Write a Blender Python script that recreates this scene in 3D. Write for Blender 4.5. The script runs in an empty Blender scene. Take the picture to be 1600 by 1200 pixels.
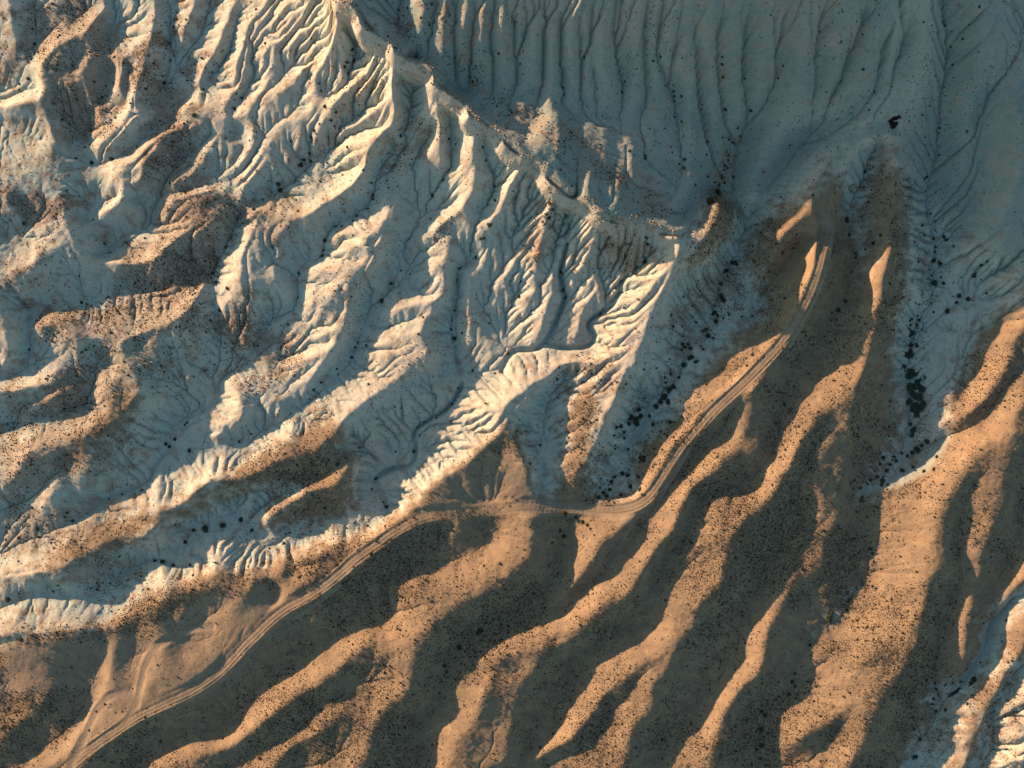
import bpy, math, random
import numpy as np

# ------------------------------------------------------------------ camera, sky, sun, exposure
scene = bpy.context.scene
CAM_H = 475.0            # drone height above datum (m)
REF_Z = 25.0             # ground level at which one photo pixel is 0.3 m
PX = 0.3
cam_data = bpy.data.cameras.new("camera")
cam = bpy.data.objects.new("camera", cam_data)
scene.collection.objects.link(cam)
cam.location = (0.0, 0.0, CAM_H)
cam.rotation_euler = (0.0, 0.0, 0.0)
cam_data.sensor_width = 36.0
cam_data.lens = 36.0 * (CAM_H - REF_Z) / (1600 * PX)
cam_data.clip_start = 1.0
cam_data.clip_end = 20000.0
scene.camera = cam

SUN_EL = math.radians(12.5)
SUN_AZ = math.radians(29.0)      # above the picture's left-hand axis
sun_vec = np.array([-math.cos(SUN_AZ) * math.cos(SUN_EL), math.sin(SUN_AZ) * math.cos(SUN_EL), math.sin(SUN_EL)])

world = bpy.data.worlds.new("World")
scene.world = world
world.use_nodes = True
wn = world.node_tree.nodes
wl = world.node_tree.links
wn.clear()
sky = wn.new("ShaderNodeTexSky")
sky.sky_type = 'NISHITA'
sky.sun_disc = False
sky.sun_elevation = SUN_EL
sky.sun_rotation = math.atan2(sun_vec[0], sun_vec[1])
sky.altitude = 900.0
sky.air_density = 1.0
sky.dust_density = 1.5
sky.ozone_density = 2.0
bg = wn.new("ShaderNodeBackground")
bg.inputs["Strength"].default_value = 0.10
wo = wn.new("ShaderNodeOutputWorld")
tint = wn.new("ShaderNodeMix"); tint.data_type = 'RGBA'; tint.blend_type = 'MULTIPLY'   # white balance of the sky light
tint.inputs[0].default_value = 1.0
tint.inputs[7].default_value = (0.93, 1.05, 0.89, 1.0)
wl.new(sky.outputs[0], tint.inputs[6])
wl.new(tint.outputs[2], bg.inputs[0])
wl.new(bg.outputs[0], wo.inputs[0])

sun_data = bpy.data.lights.new("sun", 'SUN')
sun_data.energy = 5.0
sun_data.angle = math.radians(0.6)
sun_data.color = (1.0, 0.665, 0.40)
sun = bpy.data.objects.new("sun", sun_data)
scene.collection.objects.link(sun)
from mathutils import Vector
sun.rotation_euler = Vector(tuple(-sun_vec)).to_track_quat('-Z', 'Y').to_euler()
sun.location = (-300, 170, 300)

scene.view_settings.view_transform = 'Standard'
scene.view_settings.look = 'None'
scene.view_settings.exposure = 1.08
scene.view_settings.gamma = 1.0
scene.cycles.max_bounces = 4
scene.cycles.diffuse_bounces = 3

# base colours of the materials
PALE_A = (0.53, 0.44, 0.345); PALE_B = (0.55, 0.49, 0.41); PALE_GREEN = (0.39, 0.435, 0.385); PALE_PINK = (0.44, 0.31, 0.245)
TAN_A = (0.27, 0.195, 0.14); TAN_B = (0.38, 0.29, 0.215)
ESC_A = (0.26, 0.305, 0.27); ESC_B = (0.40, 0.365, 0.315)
BROWN_A = (0.345, 0.23, 0.135); BROWN_B = (0.25, 0.172, 0.118); BROWN_D = (0.13, 0.10, 0.08)
RUST_A = (0.20, 0.125, 0.09); RUST_B = (0.34, 0.26, 0.20)
WASH_C = (0.30, 0.32, 0.29); BARE_A = (0.39, 0.29, 0.21); BARE_B = (0.31, 0.24, 0.18)
SCRUB_A = (0.036, 0.034, 0.026); SCRUB_B = (0.085, 0.060, 0.036)
SHRUB_A = (0.030, 0.040, 0.028); SHRUB_B = (0.06, 0.065, 0.045)

rng = np.random.default_rng(7)
random.seed(7)

# ------------------------------------------------------------------ survey of the ground
# Ridge lines and drainage lines: x,y on the map (photo pixels) and height in metres above the regional slope. First ridge: unseen, added beyond the top edge to cast shade.
def trend(u, v):
    return 5 + 38 * (1200 - v) / 1200 + 8 * u / 1600

RIDGES = """
430,-200,35 490,-150,40 680,-150,39 800,-145,56 1000,-145,80 1200,-145,95 1500,-150,90
525,2,40 545,12 565,32 590,55 607,67 622,80,39 655,92,36 670,112 677,132,37 700,148,34 715,155 730,168 740,182,34 762,197,31 782,217 800,228,31 822,245 837,257 855,277,28 887,305,27 922,317,26 935,340,27 950,345,25 975,347 1000,352,24 1025,360 1045,365 1061,370,24
480,-80,44 500,-30,42 525,2,40
517,45,29 540,46 562,42 574,60 586,70,32 607,67,36
622,82,39 625,100,34 612,117 610,140,28 620,160 625,178,24 620,197 607,225,19 580,245,17 575,265 550,298,14 512,312,12 492,327,11 475,342,9 450,345,7 432,337 410,335,4
677,134,37 685,150,32 682,162 685,187,26 690,225,21 690,250,18 680,272,14 672,292,10
685,190,25 660,200,20 640,215,17 625,250,14 612,282,12 612,310,12 612,337 605,355,12 590,382 585,397,11 575,417 550,442,9 550,475,8 545,500 543,532,6 530,547 500,575,3 480,600,0
740,184,34 740,212,28 737,225,26 742,250,22 737,275 742,300,17 722,318,15 705,350,12 700,375 702,400,10 700,425 702,447,8 690,470,7 680,487,6 664,505,5 665,532,6 678,550,7 676,572,7 640,590,6 620,600,6 580,622,6 542,642,6 532,655,6 527,680 507,697,5 470,712,5 425,725,4 400,739,4 350,760,4 300,777,4 265,797,4 240,822,3 200,840,3 172,855,2 130,862,3 100,872,3 80,886,2 40,895,0 0,905,-2 -60,920,-3
822,245,29 832,275,24 837,300,19 815,338,14 795,372,10 765,410,7 735,422,6 728,440 731,460,5 726,475 731,500,3 728,525,0
765,412,7 770,440,4 775,465,2 782,480,-1
800,300,18 797,345,13 780,370,10 750,398,6
887,306,27 886,345,17 873,375,13 867,415,11 871,455,9 866,485 852,512,5 840,535,1
866,450,9 840,456,7 812,475,2
862,490,7 835,498,5 805,515,0
935,341,27 942,370,20 937,400,16 942,432,12 937,455,10 922,475,8 910,495,6 907,517,4 895,530,2
1130,306,22 1126,337,22 1112,375,23 1095,392,23 1075,405,22 1061,412,21
1061,370,24 1060,390,24 1052,415,22 1052,440,19 1037,460,17 1022,482,15 1010,515,13 1007,535,12 995,562,11 980,587,10 972,600,9 950,647,6 932,677,4 925,700,3 900,735,1 897,755,0 892,785,-3
925,715,3 925,740,0 925,765,-4
1080,318,17 1068,335,18 1054,358,22
995,562,11 950,566,9 915,556,8 893,562,7 880,577,7 865,595,6 820,622,6 800,640,6 785,660,6 755,688,5 745,715,5 735,725,5 700,738,4 665,765,3 650,790,2 640,812,1
640,812,2 610,832,3 580,855,3 530,898,4 480,935,4 447,955,3 415,978,3 385,1010,3 350,1045,3 300,1085,3 250,1108,3 200,1133,3 160,1165,3 110,1205,2 60,1250,1
175,990,2 200,958,3 260,935,4 330,912,4 400,905,4 431,900,3 460,875,4 520,850,3 575,842,3 612,825,2
-60,1025,2 0,1005,2 60,990,2 130,984,3 175,990,2
410,985,3 385,960,2 345,975,2 300,960,2 265,950,3
800,642,6 803,680,5 822,715,5 829,745,4 815,772,0
735,726,5 715,762,3 680,790,2 655,830,1 645,865,0
716,795,2 720,830,-1
815,793,0 836,818,3 838,850,5 825,880,5 800,903,5 750,925,5 700,958,5 682,982,5 668,1010,5 658,1035,5 640,1068,5 612,1098,5 602,1125,5 585,1155,4 570,1180,4 555,1210,4
560,1010,4 535,1045,4 480,1075,4 430,1110,4 380,1160,3 300,1180,3 240,1215,2
530,1120,3 470,1160,3 430,1190,2 400,1220,2
95,1000,1 95,1045,1 70,1090,1 30,1130,0 -20,1170,-1
188,1005,1 178,1045,2 165,1075,1 150,1088,0
275,985,2 255,1020,2 240,1060,2 225,1090,2
320,1040,2 300,1070,2
130,1140,2 100,1180,2 70,1205,1
413,820,-1 425,800,1 450,780,2 480,762,3 510,746,3 540,733,3 553,722,2 560,740,0
1185,592,9 1178,620,8 1174,645,6 1168,670,6 1157,697,5 1125,730,5 1100,755,5 1082,775,5 1074,800,5 1065,817,5 1057,837,5 1042,862,5 1022,885,5 1012,902,5 990,918,5 970,947,5 945,972,5 912,995,5 880,1010,5 852,1017,5 838,1032,5 830,1060,5 825,1090,4 812,1120,4 800,1150,4 790,1200,3
950,920,4 900,960,4 850,1000,4 790,1035,4 770,1060,4 755,1095,4 740,1130,3 720,1165,3 690,1205,2
792,1075,3 782,1110,3 770,1150,3 760,1200,2
1000,810,0 975,832,2 945,845,3 935,875,3 925,898,2 895,927,1 870,948,-2
1400,250,18 1396,300,16 1400,340,15 1392,375,18 1385,400,18 1380,435,17 1372,465,15 1363,500,13 1354,525,11 1347,557,8 1350,590,9 1345,610,9 1341,632,8 1330,657,7 1315,677,6 1293,717,5 1288,740,4 1282,760,3 1267,777,0
1345,612,9 1322,625,9 1297,647,8 1280,665,8 1263,687,7 1252,707,7 1228,740,7 1208,775,7 1190,795,7 1170,815,7 1152,838,7 1140,860,7 1135,900,7 1115,930,7 1098,950,7 1082,982,6 1068,1005,6 1050,1028,6 1025,1062,6 1013,1098,5 1005,1125,5 990,1145,5 980,1170,5 972,1210,4
1050,985,5 1020,1020,5 990,1045,5 960,1085,5 920,1122,5 905,1155,4 860,1175,3 825,1205,3
1300,770,0 1302,820,-1 1270,880,-2 1232,925,-1 1200,960,1 1195,985,3 1188,1012,3 1181,1040,3 1160,1072,3 1135,1100,4 1123,1130,4 1117,1162,4 1110,1205,3
1680,420,12 1605,495,10 1590,530,11 1578,562,11 1568,587,10 1550,607,9 1535,627,7 1518,645,5 1495,653,-1
1660,590,12 1600,632,11 1587,648,11 1583,670,10 1580,700,10 1577,730,10 1568,770,9 1555,802,9 1543,837,8 1530,862,8 1523,900,7 1515,940,6 1512,987,6 1503,1017,5 1498,1045,3 1492,1062,-1
1577,700,9 1540,690,9 1520,712,9 1500,750,9 1483,795,9 1473,830,9 1467,862,9 1467,900,9 1455,937,9 1443,960,9 1430,985,9 1418,1012,9 1407,1045,8 1382,1077,8 1368,1107,8 1352,1137,7 1340,1165,7 1330,1210,6
1330,1100,6 1300,1130,5 1270,1155,3 1245,1160,1
1640,960,6 1600,1000,5 1583,1040,4 1567,1070,3 1548,1090,2 1532,1112,2 1522,1145,2 1520,1180,1 1500,1230,0
1640,1070,5 1600,1085,5 1580,1105,3 1566,1130,0
1640,1120,6 1600,1140,5 1575,1150,3 1563,1160,0
1640,1170,6 1600,1180,5 1570,1190,2
1640,860,8 1600,895,6 1570,930,2 1545,970,-1
1400,190,21 1350,182,20 1320,228,18 1305,255,17 1290,285,20 1285,330,22 1288,365,23 1286,400,22 1276,430,20 1264,460,18 1250,490,15 1238,510,12 1225,530,9 1200,560,9 1190,585,9 1155,608,8 1125,635,7 1100,660,6 1075,688,5 1057,712,4 1040,740,3 1025,765,1 1012,785,0
1305,250,18 1280,280,21 1255,322,21 1250,345,19 1230,367,18 1212,390,15 1202,412,10 1197,432,2
1400,250,18 1395,215,20 1400,190,21 1385,140,24 1390,100,31 1395,60,38 1400,20,44 1400,-60,48
1440,-60,50 1440,30,42 1435,90,32 1425,150,24
1557,45,38 1562,95,32 1558,130,27 1545,160,22 1520,210,18 1505,260,14 1485,310,6
1500,-60,48 1530,60,36 1520,130,28 1510,200,20
1580,145,30 1600,200,29 1590,290,24 1560,345,18 1532,387,12 1525,420,5
1680,280,18 1610,380,14 1580,420,12
1700,100,30 1640,160,26 1600,130,26
710,318,12 685,330,9 665,345,6
700,372,10 675,365,7 655,358,5
700,400,8 670,395,6 652,397,4
700,425,8 672,425,6 655,437,3
687,472,7 660,468,6 635,478,4
680,490,6 640,485,5 606,487,2
664,520,6 630,520,4 600,530,2 570,545,-2
585,372,10 560,372,7 520,378,3
583,397,10 555,403,6 515,408,2
548,440,9 510,422,5 485,422,3
548,470,8 500,465,4 480,455,2
545,500,7 515,520,5 495,530,3
540,535,5 500,545,3 465,555,1 435,572,-1
612,140,27 580,160,17 545,190,9 535,200,6
615,190,21 570,200,13 520,225,6 500,250,1
575,262,15 540,262,9 495,282,3
685,185,25 665,215,17 650,240,13 640,262,10
740,212,28 722,238,21 705,262,14
742,300,17 752,335,10
778,220,30 778,250,22 770,268,17
"""
FLUTES = """
590,-60,64 700,-60,80 790,5,62 830,12,60 880,14,60 960,22,60 1000,18,60 1060,10,60 1120,8,59 1200,8,58 1280,12,56 1350,20,52 1395,40,44
595,-20,52 600,20,47 618,50,42 630,75,38
660,-20,63 655,40,50 650,85,38
695,0,60 695,60,50 692,110,40 690,138,36
727,0,62 725,60,51 722,110,41 717,150,35
755,0,62 755,80,49 750,130,40 748,180,33
785,5,62 785,70,50 788,130,39 785,200,31
836,15,60 832,80,48 832,120,41 808,150,35 803,185,31
864,20,60 863,80,49 865,130,40 855,175,34 845,195,34 830,225,30
893,20,60 893,80,49 892,140,38 878,180,34 884,215,32 883,260,29 878,290,28
915,25,60 920,60,52 916,120,41 915,170,30 922,215,27 918,260,27 915,305,27
942,25,60 942,80,49 950,140,37 945,185,29 942,230,26 943,290,25
998,25,60 995,80,50 992,120,41 985,165,33 965,205,25 958,250,24 955,320,25
1022,25,60 1022,90,47 1030,150,35 1016,170,33 1005,205,25 1000,245,21 1005,290,21 1015,330,21 1028,355,22
1050,25,59 1043,80,49 1065,90,45 1080,60,52 1082,130,38 1082,180,30 1085,220,26 1090,255,23 1075,285,22 1045,325,22
1112,20,59 1112,80,46 1113,140,35 1118,190,27 1125,225,19
1145,20,58 1148,80,45 1150,130,35 1157,175,24
1200,20,57 1195,70,46 1190,120,36 1180,150,29
1255,25,56 1255,80,44 1250,130,34 1230,170,27 1200,220,20 1180,260,14 1172,310,9
1310,40,53 1312,80,44 1316,110,38 1300,150,29
1365,40,49 1365,80,41 1350,115,34 1320,150,27
"""
FLUTEV = """
640,-40,55 625,0,46 617,30,41 627,65,36
680,0,57 675,90,41 668,108,35
712,0,57 710,82,42 717,110,36 707,135,33
742,0,59 737,62,46 730,105,37 728,155,31
770,5,58 767,75,45 775,125,36 772,190,29
795,10,58 797,80,44 802,130,35 795,165,30 790,205,28
820,15,57 819,75,44 815,115,37 800,150,31 797,200,28
851,25,57 851,125,36 847,155,31 842,187,28 820,212,27
877,20,57 875,112,39 881,147,33 880,172,29 895,197,27 905,225,26 907,275,24 905,300,24
907,30,56 910,105,41 905,150,34 908,180,29 905,215,26
925,30,56 920,82,46 927,137,35 925,182,29 932,212,26 935,250,24 934,310,22
962,25,57 960,95,43 972,140,34 967,187,27 955,212,25 950,250,23 952,320,22
982,60,50 984,95,42 974,138,34
1012,30,56 1012,92,43 1015,145,33 1000,190,26 985,232,24 985,275,22 985,325,22 1000,338,22
1035,25,57 1032,95,43 1052,142,32 1055,185,25 1060,215,23 1065,240,21
1065,40,54 1052,112,39 1065,150,31 1065,190,24 1065,230,21 1070,262,19 1060,295,19 1035,335,20
1097,40,52 1096,120,36 1097,165,27 1106,212,20 1102,240,17 1095,275,14 1110,300,11 1140,305,6
1125,40,52 1129,100,39 1130,165,26 1140,215,15
1165,15,56 1169,60,46 1165,125,33 1175,162,22
1225,25,54 1230,87,40 1217,125,33 1200,165,24 1180,205,17 1160,245,11 1150,280,8
1286,15,53 1287,50,46 1277,100,36 1282,150,25 1268,190,16
1292,90,38 1303,125,30 1296,148,24
1349,12,50 1347,57,42 1327,97,34 1315,130,28 1285,165,20
1387,45,40 1382,65,36 1367,130,25 1340,155,21
1417,57,34 1400,87,30 1385,120,25
1175,162,22 1157,207,14 1145,237,11 1145,275,8 1155,310,4 1162,345,1 1160,375,-1 1145,407,-4 1130,440,-5
1385,120,25 1355,142,21 1320,167,18 1287,183,16 1267,205,12 1245,240,8 1220,270,6 1202,292,5 1190,310,4 1170,350,0 1160,375,-1
"""
VALLEYS = """
552,52,21 550,100,15 532,150,11 507,187,7 482,237,3 470,275,-1 437,295,-3 395,322,-5 370,330,-5 360,355,-6 350,385,-6 332,430,-7 342,480,-8 350,512,-8 347,540,-8 335,562,-9 337,600,-9 335,632,-9 317,645,-9 295,652,-9 282,667,-9 272,685,-9 270,700,-9 250,717,-9 240,732,-9 237,750,-9 217,762,-9 190,772,-9 165,777,-9 150,795,-9 125,815,-9 75,835,-9 37,850,-9 0,865,-9 -60,885,-9
650,98,24 643,130,19 640,175,14 625,205,10 608,235,7 592,262,4 585,300,2 576,325,0 525,353,-3 507,375,-4 503,400,-5 467,427,-6 463,465,-7 470,483,-7 430,495,-8 407,512,-8 400,542,-8 375,570,-9 345,587,-9
705,158,25 700,185,19 702,215,15 705,245,12 692,282,8 675,305,5 672,325,4 647,352,2 642,370,1 627,390,0 627,420,-1 612,450,-3 595,470,-4 575,480,-5 570,500,-5 562,525,-6 550,560,-7 525,587,-7 500,607,-7 482,627,-7 460,635,-8 442,657,-8 425,667,-8 400,679,-8 387,692,-8 350,700,-9 310,708,-9 272,702,-9
752,200,25 757,225,20 760,250,16 775,275,13 772,300,10 762,350,6 750,375,4 745,402,2 717,417,0 710,430,-1 717,450,-2 710,475,-3 705,520,-4 717,540,-5 712,562,-6 722,584,-7 722,605,-7 710,625,-7 692,647,-7 662,660,-8 650,670,-8 647,687,-8 650,715,-8 642,730,-8 617,732,-8 600,737,-8 582,750,-9 582,762,-9 600,775,-9 605,792,-9 575,817,-9 555,826,-9 532,815,-9 510,800,-9 492,820,-9 482,832,-9 450,835,-9 425,857,-9 407,852,-9 398,835,-9 375,812,-9 347,820,-9 320,827,-9 302,830,-9 290,847,-9 287,870,-9 295,884,-9 280,887,-9 255,877,-9 235,872,-9 212,887,-9 190,897,-9 165,920,-9 135,933,-9 105,929,-9 60,930,-9 25,940,-9 0,950,-9 -60,970,-9
862,290,23 860,325,16 857,375,10 835,400,7 822,435,3 810,462,0 802,480,-1 785,505,-3 783,525,-4 790,550,-5 790,575,-6 750,580,-6 722,584,-7
793,240,25 800,270,19 790,300,16 778,325,9 762,350,6
895,325,21 890,340,17 885,382,9 875,422,5 877,450,3 885,465,2 875,485,1 867,505,0 855,530,-2 837,547,-3 815,546,-4 800,550,-5 790,565,-5
960,365,19 990,390,15 1002,410,11 998,425,9 980,427,8 972,440,7 968,460,5 955,478,4 937,490,2 922,500,1 919,512,1 930,522,0 925,537,-1 905,545,-1 877,543,-2 857,538,-2
1030,385,17 1010,405,12
1130,440,-5 1127,465,-5 1117,495,-6 1105,525,-7 1075,545,-7 1067,570,-8 1052,598,-8 1025,617,-8 1012,637,-9 1005,672,-9 985,692,-9 978,712,-9 985,740,-9 980,765,-9 950,772,-9 932,777,-8 905,788,-7 900,808,-8 888,830,-9 880,850,-9 873,880,-9 868,910,-9 852,932,-9 832,957,-9 812,980,-9 800,993,-9 775,985,-9 750,985,-9 722,1000,-9 712,1015,-9 692,1050,-9 695,1080,-9 690,1098,-9 670,1118,-9 660,1137,-9 660,1160,-9 665,1175,-9 640,1205,-9
1280,350,3 1255,383,0 1240,405,-1 1222,430,-3 1205,450,-4 1200,483,-5 1175,497,-5 1140,508,-6 1112,530,-7
1185,458,-3 1195,480,-5
885,575,1 865,610,-2 852,640,-4 846,690,-5 850,735,-6 852,770,-6
752,722,1 764,765,-3 756,810,-5 752,853,-6
778,800,-4 778,845,-6 755,860,-6 700,863,-7 668,880,-8 640,892,-8 618,908,-8 617,945,-8 597,966,-8 565,983,-8 520,1004,-8 490,1017,-8 473,1042,-8 440,1060,-8 408,1072,-8 398,1095,-8 380,1120,-8 335,1150,-8 290,1150,-8 243,1168,-8 215,1200,-8 190,1230,-8
590,700,1 560,707,-1 530,725,-3 500,745,-5 450,768,-6 420,785,-7 398,800,-8 390,815,-9
535,760,-1 522,785,-4 512,800,-8
607,1028,3 600,1052,1 560,1075,-1 520,1095,-2 492,1117,-3 478,1140,-4 440,1160,-4 400,1170,-5 370,1185,-5
520,1052,1 480,1046,-2
570,1155,2 555,1168,0 500,1185,-2 475,1197,-3 440,1230,-5
156,993,1 155,1040,-2 150,1085,-3 125,1130,-5 90,1150,-6 40,1180,-8 0,1200,-8
228,985,0 222,1015,-1 215,1050,-2 208,1078,-2
347,946,0 325,965,-1 300,985,-2 286,1028,-1
-20,1100,-6 20,1110,-5 60,1120,-6 90,1150,-6
350,850,-3 325,860,-5 320,880,-8
415,875,-2 425,895,-4 428,930,-3
1147,625,2 1150,650,0 1125,678,-2 1098,688,-4 1086,712,-5 1080,740,-5 1050,758,-6 1028,775,-6 1009,805,-6 1003,838,-7 980,853,-7 955,870,-8 948,900,-8 925,917,-8 905,933,-8 887,950,-8 850,963,-9
1240,605,0 1225,640,-1 1222,660,-2 1210,707,-3 1198,722,-4 1183,745,-5 1162,761,-5 1125,776,-6 1098,783,-6 1087,797,-6 1086,818,-6 1075,830,-7 1070,845,-7 1050,868,-7 1035,895,-7 1005,923,-7 996,948,-7 983,970,-8 962,990,-8 938,1010,-8 912,1033,-8 886,1057,-8 884,1080,-8 885,1100,-8 876,1128,-8 858,1150,-8 832,1168,-8 808,1190,-8 790,1230,-8
1375,222,13 1360,250,9 1350,282,6 1325,310,4 1318,332,3 1325,347,2 1327,365,1 1337,392,0 1332,417,-1 1325,450,-2 1320,470,-2 1307,485,-3 1295,512,-4 1280,550,-4 1260,580,-4 1235,600,-4 1222,628,-4 1224,655,-4
1390,355,6 1372,375,3 1337,392,0
1305,660,5 1287,677,3 1268,702,1 1260,722,0 1258,752,-2 1250,790,-5 1220,850,-7 1192,900,-8 1160,965,-8 1148,1000,-8 1145,1035,-7 1120,1072,-7 1098,1102,-7 1062,1133,-7 1025,1172,-7 1005,1215,-7
1085,952,5 1050,961,2 1035,970,0 1012,981,-3 987,987,-7
1035,1022,4 1007,1055,1 995,1080,0 986,1103,-1 962,1117,-2 948,1131,-3 925,1143,-3 914,1165,-4 895,1175,-4 857,1187,-5 835,1205,-6
1472,0,38 1475,37,33 1487,100,24 1475,135,19 1475,170,14 1467,205,10 1462,237,6 1457,265,3 1447,290,1 1448,337,-1 1460,375,-3 1462,410,-4 1460,440,-5 1452,475,-6 1427,512,-7 1422,550,-7 1422,587,-8 1425,625,-8 1424,675,-8 1412,705,-9 1408,730,-9 1375,750,-9 1342,770,-9 1354,800,-9 1360,837,-9 1363,862,-9 1366,887,-9 1345,915,-9 1325,940,-9 1320,962,-9 1297,976,-9 1275,988,-9 1258,1010,-9 1240,1045,-9 1243,1068,-9 1225,1087,-9 1195,1103,-9 1190,1150,-9 1185,1210,-9
1532,0,42 1517,32,37 1505,62,31 1489,98,24
1610,100,32 1575,142,25 1565,170,21 1550,197,17 1542,220,14 1547,250,12 1545,287,9 1510,350,4 1480,385,0 1465,400,-3
1590,360,17 1560,395,12 1535,425,3 1500,440,-1 1465,448,-4
1600,425,12 1562,437,7 1530,437,2
1610,560,5 1580,605,3 1552,640,0 1535,665,-2 1500,679,-5 1470,685,-7 1440,715,-8 1412,728,-9
1527,732,6 1513,762,4 1500,790,3 1495,825,2 1498,862,1 1497,900,0 1482,940,-2 1470,985,-4 1452,1030,-5 1455,1065,-7 1470,1095,-8
1425,962,7 1395,968,4 1362,966,0 1348,966,-4
1340,1117,5 1312,1140,2 1297,1167,-1 1280,1182,-4 1245,1180,-7 1200,1195,-8
1600,920,0 1583,935,-3 1568,957,-5 1545,982,-7 1540,1012,-8 1518,1042,-8 1508,1065,-8 1485,1082,-8 1468,1107,-8 1458,1132,-9 1435,1162,-9 1420,1210,-9
1640,1020,2 1600,1040,-1 1580,1055,-2 1580,1078,-3 1552,1097,-4 1545,1117,-4 1558,1150,-5 1556,1175,-5 1535,1195,-6 1540,1230,-6
1440,1040,7 1400,1042,4 1330,1032,1 1300,1030,-5
1420,1000,7 1390,1002,5 1345,1000,1 1315,1010,-5
1360,1085,6 1320,1086,3 1283,1080,-3
1465,850,7 1440,852,4 1405,850,-3
1475,790,7 1455,800,4 1425,800,-2
1170,690,4 1140,696,2 1115,690,-4
765,905,4 745,885,1 732,862,-6
705,945,4 670,928,1 625,925,-6
665,990,4 625,987,2 583,985,-6
610,1095,3 585,1105,1 555,1100,0
882,1015,4 862,998,1 842,975,-6
835,1065,4 790,1052,1 732,1038,-6
790,1110,3 750,1108,1 695,1110,-6
1060,1015,6 1020,1015,2 980,1003,-5
1010,1110,4 985,1106,1 962,1117,-2
1100,955,6 1070,925,2 1015,925,-5
1150,845,6 1115,838,2 1080,835,-5
1225,745,6 1200,735,3 1190,750,-3
1285,665,7 1262,650,4 1232,655,-2
1350,560,7 1330,575,4 1300,575,-3
1365,500,9 1345,510,4 1320,510,-1
1150,1085,3 1125,1093,0 1100,1103,-6
1122,1150,3 1085,1150,0 1055,1142,-6
1270,410,12 1250,415,6 1230,420,0
1245,490,8 1225,480,4 1205,478,-3
1190,575,7 1150,555,3 1105,560,-6
1130,625,7 1095,615,3 1058,610,-7
1065,705,5 1035,690,1 1000,695,-7
560,870,3 545,855,1 535,838,-6
470,930,3 462,900,0 458,870,-5
265,920,3 255,905,1 250,885,-6
330,905,3 328,880,0 325,862,-5
1530,440,-1 1535,480,-3 1525,510,-4 1512,560,-5 1500,620,-5
690,350,8 665,375,3 630,382,1
690,412,5 660,412,2 630,405,-1
685,447,4 650,452,0 615,450,-3
665,480,4 640,500,1 600,505,-2 572,508,-5
575,386,7 545,388,3 512,392,-2
545,455,5 505,443,1 470,440,-5
540,515,3 500,500,0 472,495,-6
520,530,2 480,543,-3 430,560,-6
605,165,21 575,180,12 545,205,6 515,218,3
600,208,16 560,218,9 515,245,2
580,243,13 545,250,7 505,265,0
675,222,16 660,252,9 655,290,5
650,228,14 630,265,8 620,300,4
1640,740,-2 1610,780,-3 1595,830,-4 1575,870,-5 1555,910,-5 1545,960,-6 1540,1000,-8
"""
UPPERLEFT_R = """
20,-30,4 22,40,3 24,72,1
160,8,5 137,40,5 108,66,5 87,83,4 62,103,4 58,150,4 50,158,4 62,185,3 75,205,3 80,218,4 102,228,4
-40,165,3 0,162,3 50,158,4
58,152,4 82,137,4 110,128,4 124,118,5 128,98,5 152,94,5 172,90,4 176,80,3
146,50,4 143,70,4 125,85,3
142,108,5 138,140,4 150,182,1
250,-20,6 246,15,6 240,45,6 236,70,6 236,105,6 218,135,5 212,150,4 208,168,4
192,95,4 190,125,4 196,158,2
150,240,2 165,230,3 187,212,4 202,198,5 212,182,5 232,180,5 252,176,3
170,262,2 205,258,3 222,243,4 240,225,4 262,205,5 290,202,6 330,198,6 345,188,6 372,182,7
305,-10,7 306,20,7 296,50,5 282,75,2
365,-20,9 352,28,8 340,45,8 345,66,8 337,90,7 315,108,6 312,130,6 300,150,5 275,172,3
405,-20,11 395,40,10 380,78,9 374,108,8 370,145,7 345,178,6
440,-20,14 436,20,12 418,55,10 408,80,7
493,-10,20 493,20,19 488,60,18 483,95,16 476,122,14 475,150,12 470,178,11 474,207,10 463,237,8 457,265,5 434,284,1
510,0,34 512,40,27 508,100,19 512,155,11
460,95,12 445,120,10 425,135,9 400,150,8 372,182,7
462,170,9 440,200,8 425,230,7 400,262,5 380,285,4
400,185,7 395,215,6 375,255,5 350,275,3
340,195,6 320,240,4 295,275,3 265,300,2
258,330,1 268,314,2 300,304,4 330,298,4 350,285,4
140,400,2 175,408,4 215,420,4 232,402,4 252,386,5 278,372,5 312,362,5 337,350,5 352,335,4 380,316,3 408,330,4
230,425,5 262,400,4 300,395,2 325,410,0
410,335,4 395,370,3 375,400,3 385,440,3 390,480,2 392,520,0 380,550,-3
440,345,6 430,400,4 440,440,2 450,460,0
318,432,0 304,466,3 276,492,4 236,515,4 195,530,4 184,548,3
184,548,3 210,590,4 207,620,4 182,652,4 165,675,4 138,695,3 106,714,2 99,740,0 80,775,-3
170,655,4 120,685,4 90,700,4 62,712,4 45,725,3 28,738,3 5,775,0 -30,800,-1
50,512,0 75,500,2 110,515,4 130,530,5 124,552,5 122,585,2
30,640,1 80,625,3 115,615,3
8,300,6 16,335,5 28,345,3
100,310,5 108,345,6 108,368,5 98,375,5 60,395,4 45,420,4
100,375,5 130,390,3 145,392,2
145,330,4 170,320,4 195,300,4 225,285,3
-30,480,5 15,500,5 25,540,3
-30,600,4 20,612,4 60,600,3 90,585,2
5,570,3 30,555,3
340,460,-2 352,500,-3 365,540,-5
350,600,-2 375,625,0 380,650,-2 330,690,-5
"""
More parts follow.
